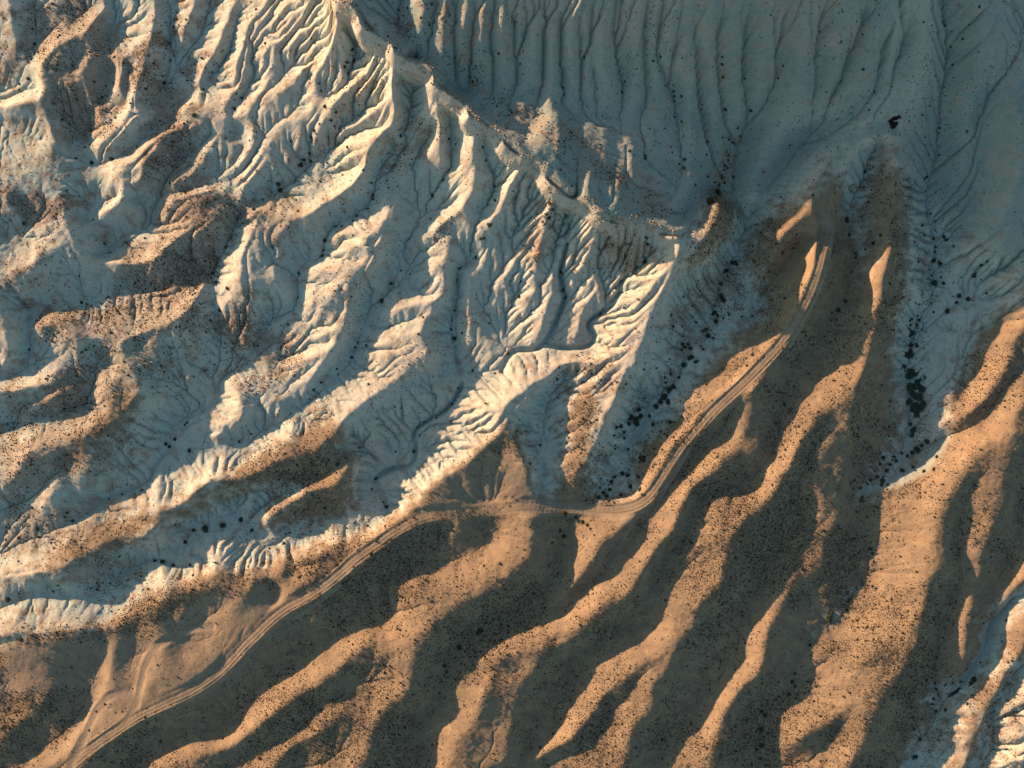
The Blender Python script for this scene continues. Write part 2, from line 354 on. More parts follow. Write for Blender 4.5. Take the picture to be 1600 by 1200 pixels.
UPPERLEFT_V = """
45,-20,-3 50,25,-4 52,65,-5 54,93,-5
150,-10,0 120,22,-3 92,48,-4 70,70,-5
60,108,-1 48,125,-4 32,146,-5 -20,155,-6
-30,185,-5 10,195,-6 40,207,-6 62,222,-5
62,118,-1 60,143,-4
180,-20,0 172,25,-2 165,60,-3 176,84,-4 178,95,-4 165,115,-5 158,150,-5 150,180,-6 135,203,-6 105,222,-6
115,95,1 112,110,0
200,95,-1 203,140,-2 200,170,-3
262,-20,0 258,40,-2 262,90,-3 258,135,-4 250,165,-5 232,170,-4
332,-20,3 322,30,1 300,70,-1 272,95,-2 262,120,-3
385,-20,6 370,30,3 357,72,1 336,104,-1 318,135,-2 290,168,-3 258,182,-4 245,203,-5 222,222,-5 195,236,-6 160,246,-6 145,258,-5
458,-20,10 450,42,8 425,74,5 405,95,3 386,125,1 370,160,0 362,180,0 372,210,-1
500,-10,20 499,50,16 491,100,11 483,145,8 490,170,7 503,190,6
470,105,11 455,135,6 440,165,4 425,185,3 412,215,2 395,245,1 372,268,-1 345,290,-2 300,300,-3 262,300,-4 250,315,-5 240,342,-5 220,356,-6 195,373,-6 172,393,-6 150,398,-5
380,200,1 390,225,0 375,245,-1 360,268,-2
335,215,0 296,238,-2 276,264,-3 256,290,-4 225,303,-4 180,312,-5 140,330,-4 125,345,-5
410,350,0 400,340,0
330,430,-7 290,445,-6 255,452,-6 225,458,-6 180,463,-6 130,473,-7 100,482,-7 60,490,-8 43,512,-8 47,545,-8 35,580,-8 0,590,-9
130,440,-1 90,450,-4 55,462,-6 52,485,-8
150,552,-2 145,575,-4 148,600,-5 126,630,-6 100,652,-6 60,652,-7 30,666,-7 0,676,-8 -40,690,-8
90,612,-1 50,632,-4 0,650,-6
98,720,0 90,745,-4 60,768,-6 20,788,-8 -20,800,-9
200,545,1 245,560,-2 290,590,-5 325,610,-8
240,620,1 270,640,-4
35,335,1 30,370,-1 0,385,-3
420,400,-1 455,430,-5
425,620,-3 395,660,-7
"""

# ------------------------------------------------------------------ ground: height field
CELL = 0.5
X0, X1, Y0, Y1 = -350.0, 350.0, -285.0, 285.0
NX = int((X1 - X0) / CELL) + 1
NY = int((Y1 - Y0) / CELL) + 1

def parse(text):
    lines = []
    for ln in text.strip().splitlines():
        pts = []
        for tok in ln.split():
            a = [float(t) for t in tok.split(',')]
            pts.append(a)
        n = len(pts)
        s = [0.0]
        for i in range(1, n):
            s.append(s[-1] + math.hypot(pts[i][0] - pts[i-1][0], pts[i][1] - pts[i-1][1]))
        known = [(s[i], pts[i][2]) for i in range(n) if len(pts[i]) > 2]
        z = np.interp(s, [k[0] for k in known], [k[1] for k in known])
        p = np.array([[pts[i][0], pts[i][1], z[i]] for i in range(n)])
        lines.append(p)
    return lines

def chaikin(p, it=2):
    for _ in range(it):
        a = 0.75 * p[:-1] + 0.25 * p[1:]
        b = 0.25 * p[:-1] + 0.75 * p[1:]
        q = np.empty((2 * len(a) + 2, p.shape[1]))
        q[0] = p[0]; q[-1] = p[-1]
        q[1:-1:2] = a; q[2:-1:2] = b
        p = q
    return p

def to_world(u, v, z):
    f = PX * (CAM_H - z) / (CAM_H - REF_Z)
    return (u - 800.0) * f, (600.0 - v) * f

def resample(p, step):
    d = np.hypot(np.diff(p[:, 0]), np.diff(p[:, 1]))
    s = np.concatenate([[0], np.cumsum(d)])
    n = max(2, int(s[-1] / step) + 1)
    t = np.linspace(0, s[-1], n)
    return np.stack([np.interp(t, s, p[:, k]) for k in range(p.shape[1])], 1)

def world_line(p, is_ridge):
    p = chaikin(p)
    r = p[:, 2]
    t = np.clip((760 - 0.19 * p[:, 0] - p[:, 1]) / 120 + 0.5, 0, 1) * (p[:, 0] < 1100) * np.clip((p[:, 0] - 200) / 180, 0.15, 1)
    k = 0.67 - 0.20 * t
    if is_ridge:
        q = np.where(r < 12, r * k, np.where(r < 30, 12 * k + (r - 12) * (30 - 12 * k) / 18, r))
    else:
        q = np.where(r < 0, r * k, np.where(t > 0.5, r, r * np.clip(0.74 + r / 60, 0, 1)))
    p[:, 2] = q
    z = trend(p[:, 0], p[:, 1]) + p[:, 2]
    x, y = to_world(p[:, 0], p[:, 1], z)
    return np.stack([x, y, z], 1)

def smooth_noise(nx, ny, wl, seed):
    """value noise with wavelength wl (in cells), cubic-ish interpolation"""
    r = np.random.default_rng(seed)
    gx = int(nx / wl) + 5; gy = int(ny / wl) + 5
    g = r.uniform(-1, 1, (gy, gx)).astype(np.float32)
    def axis(n):
        t = np.arange(n, dtype=np.float32) / wl + 1.0
        i = t.astype(np.int64); f = t - i
        w = np.stack([(1-f)**3/6, (3*f**3-6*f**2+4)/6, (-3*f**3+3*f**2+3*f+1)/6, f**3/6]).astype(np.float32)
        return i, w
    ix, wx = axis(nx); iy, wy = axis(ny)
    rows = sum(g[:, ix - 1 + k] * wx[k][None, :] for k in range(4))
    return sum(rows[iy - 1 + k, :] * wy[k][:, None] for k in range(4)) * 1.8

def fbm(wl, octv, seed, gain=0.5):
    out = 0; a = 1.0
    for k in range(octv):
        out = out + a * smooth_noise(NX, NY, max(wl / 2**k, 1.5), seed + k)
        a *= gain
    return out

def blur(a, sig):
    r = int(3 * sig) + 1
    k = np.exp(-0.5 * (np.arange(-r, r + 1) / sig) ** 2).astype(np.float32); k /= k.sum()
    p = np.pad(a, ((0, 0), (r, r)), mode='edge')
    o = sum(k[i] * p[:, i:i + a.shape[1]] for i in range(2 * r + 1))
    p = np.pad(o, ((r, r), (0, 0)), mode='edge')
    return sum(k[i] * p[i:i + a.shape[0], :] for i in range(2 * r + 1))

def flute(text, d):
    out = parse(text)
    for p in out:
        p[:, 2] += d
        p[:, 2] = 26 + (p[:, 2] - 26) * np.interp(p[:, 0], [600, 800, 960, 1090], [0.40, 0.47, 0.66, 1.0])
        p[:, 2] -= 5.5 * np.exp(-((p[:, 1] - 145) / 60) ** 2) * (p[:, 0] < 1250)
    return out
ridges = [world_line(p, True) for p in parse(RIDGES + UPPERLEFT_R.strip()) + flute(FLUTES, 0.8)]
valleys = [world_line(p, False) for p in parse(VALLEYS + UPPERLEFT_V.strip()) + flute(FLUTEV, -1.3)]

def solve_ground():
    pts = np.concatenate([resample(l, CELL * 0.6) for l in ridges + valleys])
    lev = 6
    h = None
    for L in range(lev, -1, -1):
        c = CELL * 2 ** L
        nx = int(round((X1 - X0) / c)) + 1; ny = int(round((Y1 - Y0) / c)) + 1
        ix = np.clip(np.round((pts[:, 0] - X0) / c).astype(int), 0, nx - 1)
        iy = np.clip(np.round((pts[:, 1] - Y0) / c).astype(int), 0, ny - 1)
        inside = (pts[:, 0] > X0 - c) & (pts[:, 0] < X1 + c) & (pts[:, 1] > Y0 - c) & (pts[:, 1] < Y1 + c)
        idx = (iy * nx + ix)[inside]
        cnt = np.bincount(idx, minlength=nx * ny)
        sm = np.bincount(idx, weights=pts[inside, 2], minlength=nx * ny)
        mask = (cnt > 0).reshape(ny, nx)
        val = (sm / np.maximum(cnt, 1)).reshape(ny, nx).astype(np.float32)
        if h is None:
            h = np.full((ny, nx), float(pts[:, 2].mean()), np.float32)
        else:
            oy, ox = h.shape
            ty = np.linspace(0, oy - 1, ny) ; tx = np.linspace(0, ox - 1, nx)
            jy = np.minimum(ty.astype(int), oy - 2); jx = np.minimum(tx.astype(int), ox - 2)
            fy = (ty - jy)[:, None].astype(np.float32); fx = (tx - jx)[None, :].astype(np.float32)
            h = (h[jy][:, jx] * (1-fy) * (1-fx) + h[jy+1][:, jx] * fy * (1-fx)
                 + h[jy][:, jx+1] * (1-fy) * fx + h[jy+1][:, jx+1] * fy * fx)
        h[mask] = val[mask]
        for _ in range(200 if L > 2 else (70 if L else 40)):
            p = np.pad(h, 1, mode='edge')
            h = 0.25 * (p[:-2, 1:-1] + p[2:, 1:-1] + p[1:-1, :-2] + p[1:-1, 2:])
            h[mask] = val[mask]
    return h

def at_grid(a, x, y):
    fx = np.clip((x - X0) / CELL, 0, NX - 1.001); fy = np.clip((y - Y0) / CELL, 0, NY - 1.001)
    i = fx.astype(int); j = fy.astype(int); fx = fx - i; fy = fy - j
    return a[j, i]*(1-fx)*(1-fy) + a[j, i+1]*fx*(1-fy) + a[j+1, i]*(1-fx)*fy + a[j+1, i+1]*fx*fy

GXX, GYY = np.meshgrid(np.linspace(X0, X1, NX), np.linspace(Y0, Y1, NY))
GXX = GXX.astype(np.float32); GYY = GYY.astype(np.float32)

def photo_uv(h):
    f = PX * (CAM_H - h) / (CAM_H - REF_Z)
    return GXX / f + 800.0, 600.0 - GYY / f

def in_poly(U, V, text):
    out = np.zeros(U.shape, bool)
    for ln in text.strip().splitlines():
        P = [tuple(float(t) for t in tok.split(',')) for tok in ln.split()]
        P = np.array(P)
        u0, v0 = P.min(0); u1, v1 = P.max(0)
        m = (U >= u0) & (U <= u1) & (V >= v0) & (V <= v1)
        uu = U[m]; vv = V[m]
        c = np.zeros(uu.shape, bool)
        n = len(P)
        for i in range(n):
            x1, y1 = P[i]; x2, y2 = P[(i + 1) % n]
            if y1 == y2: continue
            cond = ((y1 > vv) != (y2 > vv)) & (uu < (x2 - x1) * (vv - y1) / (y2 - y1) + x1)
            c ^= cond
        t = out[m]; t |= c; out[m] = t
    return out

# soil map: where the brown scrub-grown soil lies on top of the pale clay
BROWN = """
1262,300 1300,262 1290,330 1265,388 1225,445 1205,460 1178,455 1168,400 1172,355 1212,325
1128,292 1145,330 1122,378 1085,415 1052,412 1085,380 1098,350 1102,310
-300,1045 0,1008 60,990 130,982 172,985 205,948 262,928 330,905 400,895 430,872 475,858 520,850 575,838 620,812 660,770 700,740 740,722 790,665 812,680 830,730 842,775 868,782 880,740 893,690 888,660 893,625 925,600 940,620 925,690 918,730 925,780 985,785 1000,760 988,705 1050,655 1090,592 1115,555 1165,522 1205,500 1200,465 1225,440 1260,388 1283,330 1303,278 1320,262 1335,285 1320,320 1345,390 1330,470 1375,400 1350,340 1366,290 1385,262 1398,262 1408,290 1412,340 1412,430 1396,520 1393,620 1402,680 1372,720 1345,755 1350,776 1378,768 1402,752 1440,728 1468,700 1478,690 1482,655 1500,600 1515,562 1545,510 1605,470 1700,420 1950,420 1950,1500 -300,1500
40,872 120,842 182,812 260,790 340,752 405,706 450,694 520,655 540,655 530,690 500,705 425,740 350,765 265,802 240,825 175,848 172,868 200,860 240,832 300,790 400,748 520,705 555,700 560,735 545,765 545,795 520,815 470,812 412,828 405,815 425,795 500,745 400,760 290,810 200,850 130,868 80,888
95,700 140,680 175,640 200,590 215,590 222,620 190,665 145,705 105,740 90,740
"""
PALE_IN_BROWN = """
1362,890 1340,915 1322,950 1300,978 1275,990 1262,985 1300,960 1320,935 1340,905 1358,880
1585,920 1560,950 1535,985 1530,1020 1505,1050 1460,1060 1440,1085 1455,1130 1430,1150 1410,1190 1400,1230 1470,1230 1510,1150 1512,1080 1560,1040 1575,1010 1565,985 1590,955 1650,930 1650,890
1590,1030 1560,1080 1530,1120 1530,1160 1505,1230 1700,1230 1700,1000
"""
RUST = """
190,95 205,80 238,60 240,110 225,138 205,130
235,0 262,10 255,60 240,30
250,185 300,182 340,185 372,172 370,190 300,200 250,205
215,250 250,215 290,205 310,215 280,260 250,275 220,265
260,330 275,312 320,300 345,310 335,335 300,345 265,350
230,400 270,385 330,395 340,420 320,440 290,470 240,440
20,300 100,300 105,345 50,345
110,560 150,590 145,640 60,660 55,630
45,480 120,470 215,470 225,490 130,500 60,510
10,545 35,545 50,575 20,580
350,470 390,470 385,560 350,545
400,330 420,335 430,350 405,355
650,10 600,30 625,60 650,60 665,30
"""
h = solve_ground()
U, V = photo_uv(h)
brown_f = in_poly(U + 7*fbm(44, 4, 5, 0.6), V + 7*fbm(44, 4, 9, 0.6), BROWN).astype(np.float32)
pale_f = in_poly(U + 5*fbm(24, 3, 15), V + 5*fbm(24, 3, 19), PALE_IN_BROWN).astype(np.float32)
brown_f = np.clip(brown_f - pale_f, 0, 1)
rust_f = in_poly(U + 7*fbm(20, 4, 25), V + 7*fbm(20, 4, 29), RUST).astype(np.float32)
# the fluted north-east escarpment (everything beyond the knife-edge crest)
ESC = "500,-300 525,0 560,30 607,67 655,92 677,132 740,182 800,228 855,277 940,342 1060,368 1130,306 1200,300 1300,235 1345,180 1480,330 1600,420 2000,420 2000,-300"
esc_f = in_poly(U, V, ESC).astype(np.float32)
soft_brown = blur(brown_f, 5)
pale_w = 1 - soft_brown

# scalloped flanks: shift the ground sideways by a few metres of noise
wamp = (0.8 + 1.6 * soft_brown).astype(np.float32)
h = at_grid(h, GXX + wamp * fbm(26, 2, 210), GYY + wamp * fbm(26, 2, 220)).astype(np.float32)
h_s = blur(h, 1.9) * (1 - esc_f) + blur(h, 2.6) * esc_f
chunk = np.clip((-120 - GXX) / 80, 0, 1)
h_s = h_s * (1 - chunk) + blur(h_s, 2.5) * chunk

h_b = blur(h, 2.6)
h = h_s * pale_w + h_b * soft_brown
slope = np.hypot(*np.gradient(h, CELL))
steep = np.clip(slope / 0.35, 0.15, 1).astype(np.float32)
pw = pale_w * (1 - 0.6 * esc_f)
h += 1.6 * fbm(80, 2, 95) * esc_f
h += (1.1 * fbm(54, 2, 60) + 0.8 * fbm(24, 2, 64) + 0.35 * fbm(10, 2, 66)) * soft_brown * np.clip(slope / 0.2, 0.25, 1)
h += 1.5 * fbm(64, 2, 90) * chunk * pw
h += 0.5 * fbm(70, 3, 40) * (0.4 + 0.6 * pw) + (2.0 * fbm(32, 2, 46) * (0.5 + 0.5 * pw) + 0.6 * fbm(14, 3, 50) * (0.2 + 0.8 * pw)) * steep

# ------------------------------------------------------------------ rills and gullies cut by run-off
def erode(h, cell, iters, K, Acap, diff, seed, m=0.5):
    ny, nx = h.shape
    N = nx * ny
    r = np.random.default_rng(seed)
    idx = np.arange(N).reshape(ny, nx)
    for it in range(iters):
        hp = np.pad(h + r.uniform(0, 0.02, h.shape).astype(np.float32), 1, mode='edge')
        best = np.zeros((ny, nx), np.float32); rec = idx.copy(); dist = np.full((ny, nx), cell, np.float32)
        c = hp[1:-1, 1:-1]
        for dy, dx in ((0,1),(0,-1),(1,0),(-1,0),(1,1),(1,-1),(-1,1),(-1,-1)):
            d = cell * math.hypot(dx, dy)
            s = (c - hp[1+dy:ny+1+dy, 1+dx:nx+1+dx]) / d * r.uniform(0.55, 1.45, (ny, nx)).astype(np.float32)
            if dy == 1: s[-1] = -1
            if dy == -1: s[0] = -1
            if dx == 1: s[:, -1] = -1
            if dx == -1: s[:, 0] = -1
            b = s > best
            best[b] = s[b]
            rec[b] = (idx + dy * nx + dx)[b]
            dist[b] = d
        rec = rec.ravel()
        root = rec == np.arange(N)
        R = np.append(np.where(root, N, rec), N)
        A = np.ones(N + 1); A[N] = 0
        for _ in range(9):
            add = np.bincount(R, weights=A, minlength=N + 1)
            A[:N] += add[:N]
            R = R[R]
        A = np.minimum(A[:N].reshape(ny, nx) * cell * cell, Acap).astype(np.float32)
        F = K * A ** m / dist
        F[root.reshape(ny, nx)] = 0
        hr = h.ravel()[rec].reshape(ny, nx)
        h = (h + F * hr) / (1 + F)
        p = np.pad(h, 1, mode='edge')
        h = h + diff * (0.25 * (p[:-2, 1:-1] + p[2:, 1:-1] + p[1:-1, :-2] + p[1:-1, 2:]) - h)
    return h, A

def down2(a):
    return a[::2, ::2]
def up2(a, shape):
    ny, nx = shape
    oy, ox = a.shape
    ty = np.minimum(np.arange(ny) / 2, oy - 1.001); tx = np.minimum(np.arange(nx) / 2, ox - 1.001)
    jy = ty.astype(int); jx = tx.astype(int)
    fy = (ty - jy)[:, None].astype(np.float32); fx = (tx - jx)[None, :].astype(np.float32)
    return (a[jy][:, jx]*(1-fy)*(1-fx) + a[jy+1][:, jx]*fy*(1-fx) + a[jy][:, jx+1]*(1-fy)*fx + a[jy+1][:, jx+1]*fy*fx)

erod = np.clip(pale_w, 0.5, 1) * (1 - 0.35 * esc_f)
erod = erod * (1 - 0.5 * esc_f) * (1 - 0.45 * chunk)
erod = erod * (0.75 + 0.35 * fbm(60, 2, 70))
erod = np.clip(erod, 0.03, 1.3).astype(np.float32)
hc = down2(h)
hc2, _ = erode(hc, 1.0, 30, 0.05 * down2(erod), 160.0, 0.07 + 0.18 * down2(soft_brown), 1)
h = h + up2(hc2 - hc, h.shape)
h, flow = erode(h, 0.5, 14, 0.036 * erod, 400.0, 0.08 + 0.2 * soft_brown, 2)
# thin run-off channels at the bottom of every gully
inc = np.clip(np.log(np.maximum(flow, 1) / 9.0) / 3.2, 0, 1).astype(np.float32)
inc = np.maximum(inc, 0) * np.clip(slope / 0.12, 0, 1)
h = h - 0.55 * (0.5 * inc + 0.5 * blur(inc, 0.7)) * (0.6 + 0.4 * pale_w)

DENSE = """
640,-20 810,-20 800,120 690,110
1540,1060 1700,1000 1700,1230 1500,1230
1340,330 1360,250 1385,215 1410,225 1425,330 1425,450 1405,560 1395,450
0,560 60,640 200,640 220,700 60,760 0,800
615,50 700,110 800,190 900,270 1045,350 1030,300 950,235 860,180 760,120 680,50
140,0 160,60 220,90 265,20 262,150 215,150 150,120 60,110 30,90 30,0
40,150 150,130 180,200 100,225 60,160
260,130 300,180 240,240 220,200
215,215 300,200 330,250 260,310 200,270
560,60 600,75 610,130 560,190 500,250 470,300 420,310 480,220 540,150
600,90 625,130 590,150 575,130
240,330 340,300 400,330 330,420 330,540 250,500 190,540 170,400 250,370
45,480 330,470 330,590 200,600 110,540 50,540
110,560 210,580 190,650 60,660
350,480 400,440 400,600 350,590
400,510 480,520 480,570 400,620 345,600 400,560
400,300 470,320 430,420 400,400
650,150 700,200 650,250 600,300 600,240
690,330 720,330 700,380 670,360
850,290 870,290 865,380 830,430 815,400
930,350 1040,370 1010,420 970,440 945,400
850,550 960,560 980,600 940,650 880,640
500,600 540,660 500,760 420,790 420,700
500,740 560,740 540,800 510,800
0,780 160,790 130,850 0,870
90,860 190,850 250,900 150,930 60,900
1125,230 1150,190 1165,220 1130,300 1100,320
1120,410 1165,400 1165,480 1120,500
1055,450 1130,430 1120,540 1050,600 1000,690 990,640 1040,560
920,680 985,700 985,770 930,780 920,720
1430,420 1470,330 1480,400 1470,480 1440,470
1410,490 1450,490 1450,720 1415,720
1340,700 1450,680 1480,700 1400,800 1350,790
1440,720 1560,700 1480,760 1420,800
1160,1100 1200,1100 1200,1200 1160,1200
700,960 800,980 720,1010 690,1200 640,1200 690,1040
870,830 900,830 890,900 840,960
1440,1060 1520,1060 1500,1150 1430,1200 1420,1120
"""

# ------------------------------------------------------------------ roads, tracks and dry stream beds pressed into the ground
def plan_line(text):
    out = []
    for ln in text.strip().splitlines():
        p = np.array([[float(t) for t in tok.split(',')] for tok in ln.split()])
        p = resample(chaikin(np.c_[p, p[:, :1] * 0]), 1.5)
        z = np.full(len(p), 30.0)
        for _ in range(12):
            x, y = to_world(p[:, 0], p[:, 1], z)
            z = 0.5 * z + 0.5 * at_grid(h, x, y)
        out.append(resample(np.stack([x, y, z], 1), 0.4))
    return out

def near(line, radius, smooth_k=25):
    """distance to the line and height of its nearest point, for cells within radius"""
    D = np.full(h.shape, 1e3, np.float32); Z = np.zeros(h.shape, np.float32); S = np.zeros(h.shape, np.float32)
    r = int(radius / CELL) + 1
    n = len(line)
    zs = line[:, 2].copy()
    k = smooth_k
    zs = np.convolve(np.pad(zs, k, mode='edge'), np.ones(2*k+1) / (2*k+1), 'valid')
    t = np.gradient(line[:, :2], axis=0); t /= np.maximum(np.hypot(t[:, 0], t[:, 1]), 1e-6)[:, None]
    for q in range(n):
        x, y = line[q, 0], line[q, 1]
        i = int((x - X0) / CELL); j = int((y - Y0) / CELL)
        i0, i1, j0, j1 = max(i - r, 0), min(i + r + 2, NX), max(j - r, 0), min(j + r + 2, NY)
        if i0 >= i1 or j0 >= j1: continue
        dx = GXX[j0:j1, i0:i1] - x; dy = GYY[j0:j1, i0:i1] - y
        d = np.hypot(dx, dy)
        sub = D[j0:j1, i0:i1]; m = d < sub
        sub[m] = d[m]
        Z[j0:j1, i0:i1][m] = zs[q]
        S[j0:j1, i0:i1][m] = (dx * -t[q, 1] + dy * t[q, 0])[m]
    return D, Z, S

ROAD = """
1392,200 1350,208 1325,226 1308,250 1297,275 1289,300 1286,325 1290,350 1290,365 1287,400 1277,430 1265,460 1250,490 1225,530 1200,560 1155,605 1125,632 1100,657 1075,685 1057,710 1040,737 1025,762 1010,780 990,791 962,796 925,793 887,792 850,792 812,791 760,797 700,803 662,806 635,818 612,832 585,852 555,873 530,897 500,920 475,935 445,950 420,970 400,990 380,1009 362,1030 337,1055 300,1080 250,1102 212,1120 175,1145 137,1172 105,1197 60,1230
"""
TRACKS = """
196,1128 205,1112 212,1095 220,1065 224,1040 235,1018 262,998 300,985 330,980
212,1100 203,1090 190,1086 172,1088 160,1096 148,1110 138,1135 125,1165 112,1190 100,1215
1298,372 1296,400 1288,432 1275,466 1258,500 1234,540
1078,700 1062,728 1046,752 1030,778
1080,818 1110,838 1145,862
455,968 480,955 502,938 530,915
"""
WASH = """
1425,590 1424,640 1422,690 1411,712 1408,732
1475,680 1465,705 1440,735 1400,752 1370,762 1345,770
1585,932 1568,957 1550,982 1540,1012 1520,1042 1508,1065
272,700 250,717 240,732 238,750 217,762 190,772 165,778 150,797 125,815 95,826
337,600 335,632 317,645 295,652
295,884 280,887 255,877 235,872 212,887 190,897
450,835 425,857 407,852 398,835
722,605 710,625 692,647 662,660 648,672 648,690 650,715 640,730 617,732 600,737 583,752
1012,637 1005,672 985,692
250,315 242,342 220,356 195,373 172,393
890,340 886,382 876,422 878,450 884,465 876,485 867,505 855,530 838,546 815,546
972,440 968,460 955,478 940,490 922,500 918,512 930,523 925,537 905,545 877,543
"""
TRENCH = """
890,335 885,382 875,422 877,450 885,465 875,485 867,505 855,530 837,547 815,546 800,550 790,565 786,580
972,440 968,460 955,478 937,490 922,500 919,512 930,522 925,537 905,545 877,543 857,538
722,600 710,625 692,647 662,660 650,670 647,687 650,715 642,730 617,732 600,737 582,750 600,775 605,792
718,430 710,455 711,475 706,515 717,540 713,562 722,582
"""
crest_line = resample(ridges[1], 0.4)
_w = np.arange(len(crest_line)) * 0.4
crest_line[:, 0] += 1.3 * np.sin(_w / 3.1) + 1.0 * np.sin(_w / 7.7 + 1)
crest_line[:, 1] += 1.0 * np.sin(_w / 4.3 + 2)
crest_line[:, 2] += 0.9 * np.sin(_w / 5.2) + 0.7 * np.sin(_w / 2.3 + 1)
D, Z, S = near(crest_line, 4, 2)
knife = Z - 1.7 * D + 0.9 * fbm(10, 3, 333)
h = np.where(D < 4, np.maximum(h, knife - 1.6), h).astype(np.float32)
for ln in plan_line(TRENCH):
    D, Z, S = near(ln, 4)
    h -= 1.3 * np.exp(-(D / 1.5) ** 4).astype(np.float32)
wash_m = np.zeros(h.shape, np.float32)
for q, ln in enumerate(plan_line(WASH)):
    D, Z, S = near(ln, 4)
    wd = 1.1 if q not in (0, 1, 2) else 2.0
    Dn = D + 0.5 * fbm(9, 2, 300 + q)
    wash_m = np.maximum(wash_m, 0.75 * np.clip(1.5 - Dn / wd, 0, 1))
    h -= 0.35 * np.exp(-(D / wd) ** 4).astype(np.float32)

bare_m = np.zeros(h.shape, np.float32); rut_m = np.zeros(h.shape, np.float32)
road_line = plan_line(ROAD)[0]
D, Z, S = near(road_line, 11)
nz = 0.7 * fbm(40, 2, 410)
w = np.clip((5.5 - D) / 3.3, 0, 1); w = w * w * (3 - 2 * w)
h = h * (1 - w) + Z * w
r_l = np.random.default_rng(416).uniform(-1, 1, 400).astype(np.float32)
lane = np.interp((S + 0.35 * nz) / 0.55 + 200, np.arange(400), r_l).astype(np.float32)     # wheel lanes run with the road
yy = np.clip((GYY + 20) / -80 + 1.0, 0.0, 1)                      # faint path towards the saddle, bare colour also toned down for the shade
road_fade = np.clip((130 - GYY) / 60, 0.45, 1) * np.clip(0.3 + np.abs(GXX + 22) / 45 - 0.2, 0.3, 1)
h += (0.11 * lane * np.clip((5.5 - D) / 2, 0, 1) - 0.06 * np.exp(-((np.abs(S) - 0.95) / 0.38) ** 2)
      + 0.15 * np.exp(-((np.abs(S) - 3.1 + 0.4 * nz) / 0.55) ** 2)) * (D < 8) * road_fade
bare_m = np.maximum(bare_m, np.clip((2.5 + nz * 1.6 + 1.3 * lane - D) / 1.8, 0, 1) * road_fade)
rut_m = np.maximum(rut_m, (0.5 + 0.5 * lane) * np.clip((4 - D) / 1.5, 0, 1))
road_core = D < 2.3
flat_u, flat_v = photo_uv(h)
plaza = in_poly(flat_u + 3 * nz, flat_v + 3 * nz, "800,783 860,784 940,790 985,785 1010,778 1020,790 1000,806 985,822 960,812 930,806 880,802 830,812 800,800")
bare_m = np.maximum(bare_m, blur(plaza.astype(np.float32), 2))
apron = in_poly(flat_u + 5 * nz, flat_v + 5 * nz, "0,1000 160,995 230,990 330,925 430,930 470,950 400,1010 340,1065 230,1110 150,1160 60,1230 20,1230 110,1150 150,1085 90,1075 0,1085\n640,812 700,745 742,725 800,700 830,760 790,800 720,800\n640,812 700,745 742,725 770,790 660,812\n445,940 400,975 350,1040 290,1080 215,1100 215,1118 300,1098 370,1060 420,990 470,950")
bare_m = np.maximum(bare_m, 0.6 * blur(apron.astype(np.float32), 4))
track_core = np.zeros(h.shape, bool)
for q, ln in enumerate(plan_line(TRACKS)):
    D, Z, S = near(ln, 5)
    wd = (1.5, 1.7, 0.9, 1.0, 0.45, 0.9)[q]
    w = np.clip((wd * 1.8 - D) / wd, 0, 1)
    h = h * (1 - 0.8 * w) + Z * 0.8 * w - 0.15 * np.exp(-(D / wd) ** 2) * (D < 4.5)
    bare_m = np.maximum(bare_m, np.clip((wd * 1.3 - D + 0.3 * nz) / 0.6, 0, 1))
    track_core |= D < wd * 0.9

# surface roughness: hummocks, plough-like wheel marks on the mesa, cracked clay
rough = 0.10 * fbm(5, 2, 500) + 0.06 * smooth_noise(NX, NY, 2.0, 510)
h += rough * (1 - 0.8 * np.clip(bare_m, 0, 1)) * (1.35 + 0.15 * pale_w)
h = h.astype(np.float32)

def hn(x, y):
    return at_grid(h, np.asarray(x), np.asarray(y))

# ------------------------------------------------------------------ materials
def new_mat(name):
    m = bpy.data.materials.new(name)
    m.use_nodes = True
    nt = m.node_tree
    b = nt.nodes["Principled BSDF"]
    b.inputs["Roughness"].default_value = 0.95
    b.inputs["Specular IOR Level"].default_value = 0.12
    return m, nt, b

def noise_node(nt, scale, detail=4.0, rough=0.55, vec=None):
    n = nt.nodes.new("ShaderNodeTexNoise")
    n.inputs["Scale"].default_value = scale
    n.inputs["Detail"].default_value = detail
    n.inputs["Roughness"].default_value = rough
    if vec: nt.links.new(vec, n.inputs["Vector"])
    return n.outputs[0]

def ramp(nt, src, lo, hi):
    n = nt.nodes.new("ShaderNodeMapRange")
    n.inputs["From Min"].default_value = lo; n.inputs["From Max"].default_value = hi
    nt.links.new(src, n.inputs["Value"])
    return n.outputs[0]

def mix(nt, fac, a, b, mode='MIX'):
    n = nt.nodes.new("ShaderNodeMix")
    n.data_type = 'RGBA'; n.blend_type = mode
    for sock, val in ((n.inputs[0], fac), (n.inputs[6], a), (n.inputs[7], b)):
        if isinstance(val, (int, float)): sock.default_value = val
        elif isinstance(val, tuple): sock.default_value = (*val, 1.0)
        else: nt.links.new(val, sock)
    return n.outputs[2]

def math_n(nt, op, a, b=0.0):
    n = nt.nodes.new("ShaderNodeMath"); n.operation = op
    for s, v in ((n.inputs[0], a), (n.inputs[1], b)):
        if isinstance(v, (int, float)): s.default_value = v
        else: nt.links.new(v, s)
    return n.outputs[0]

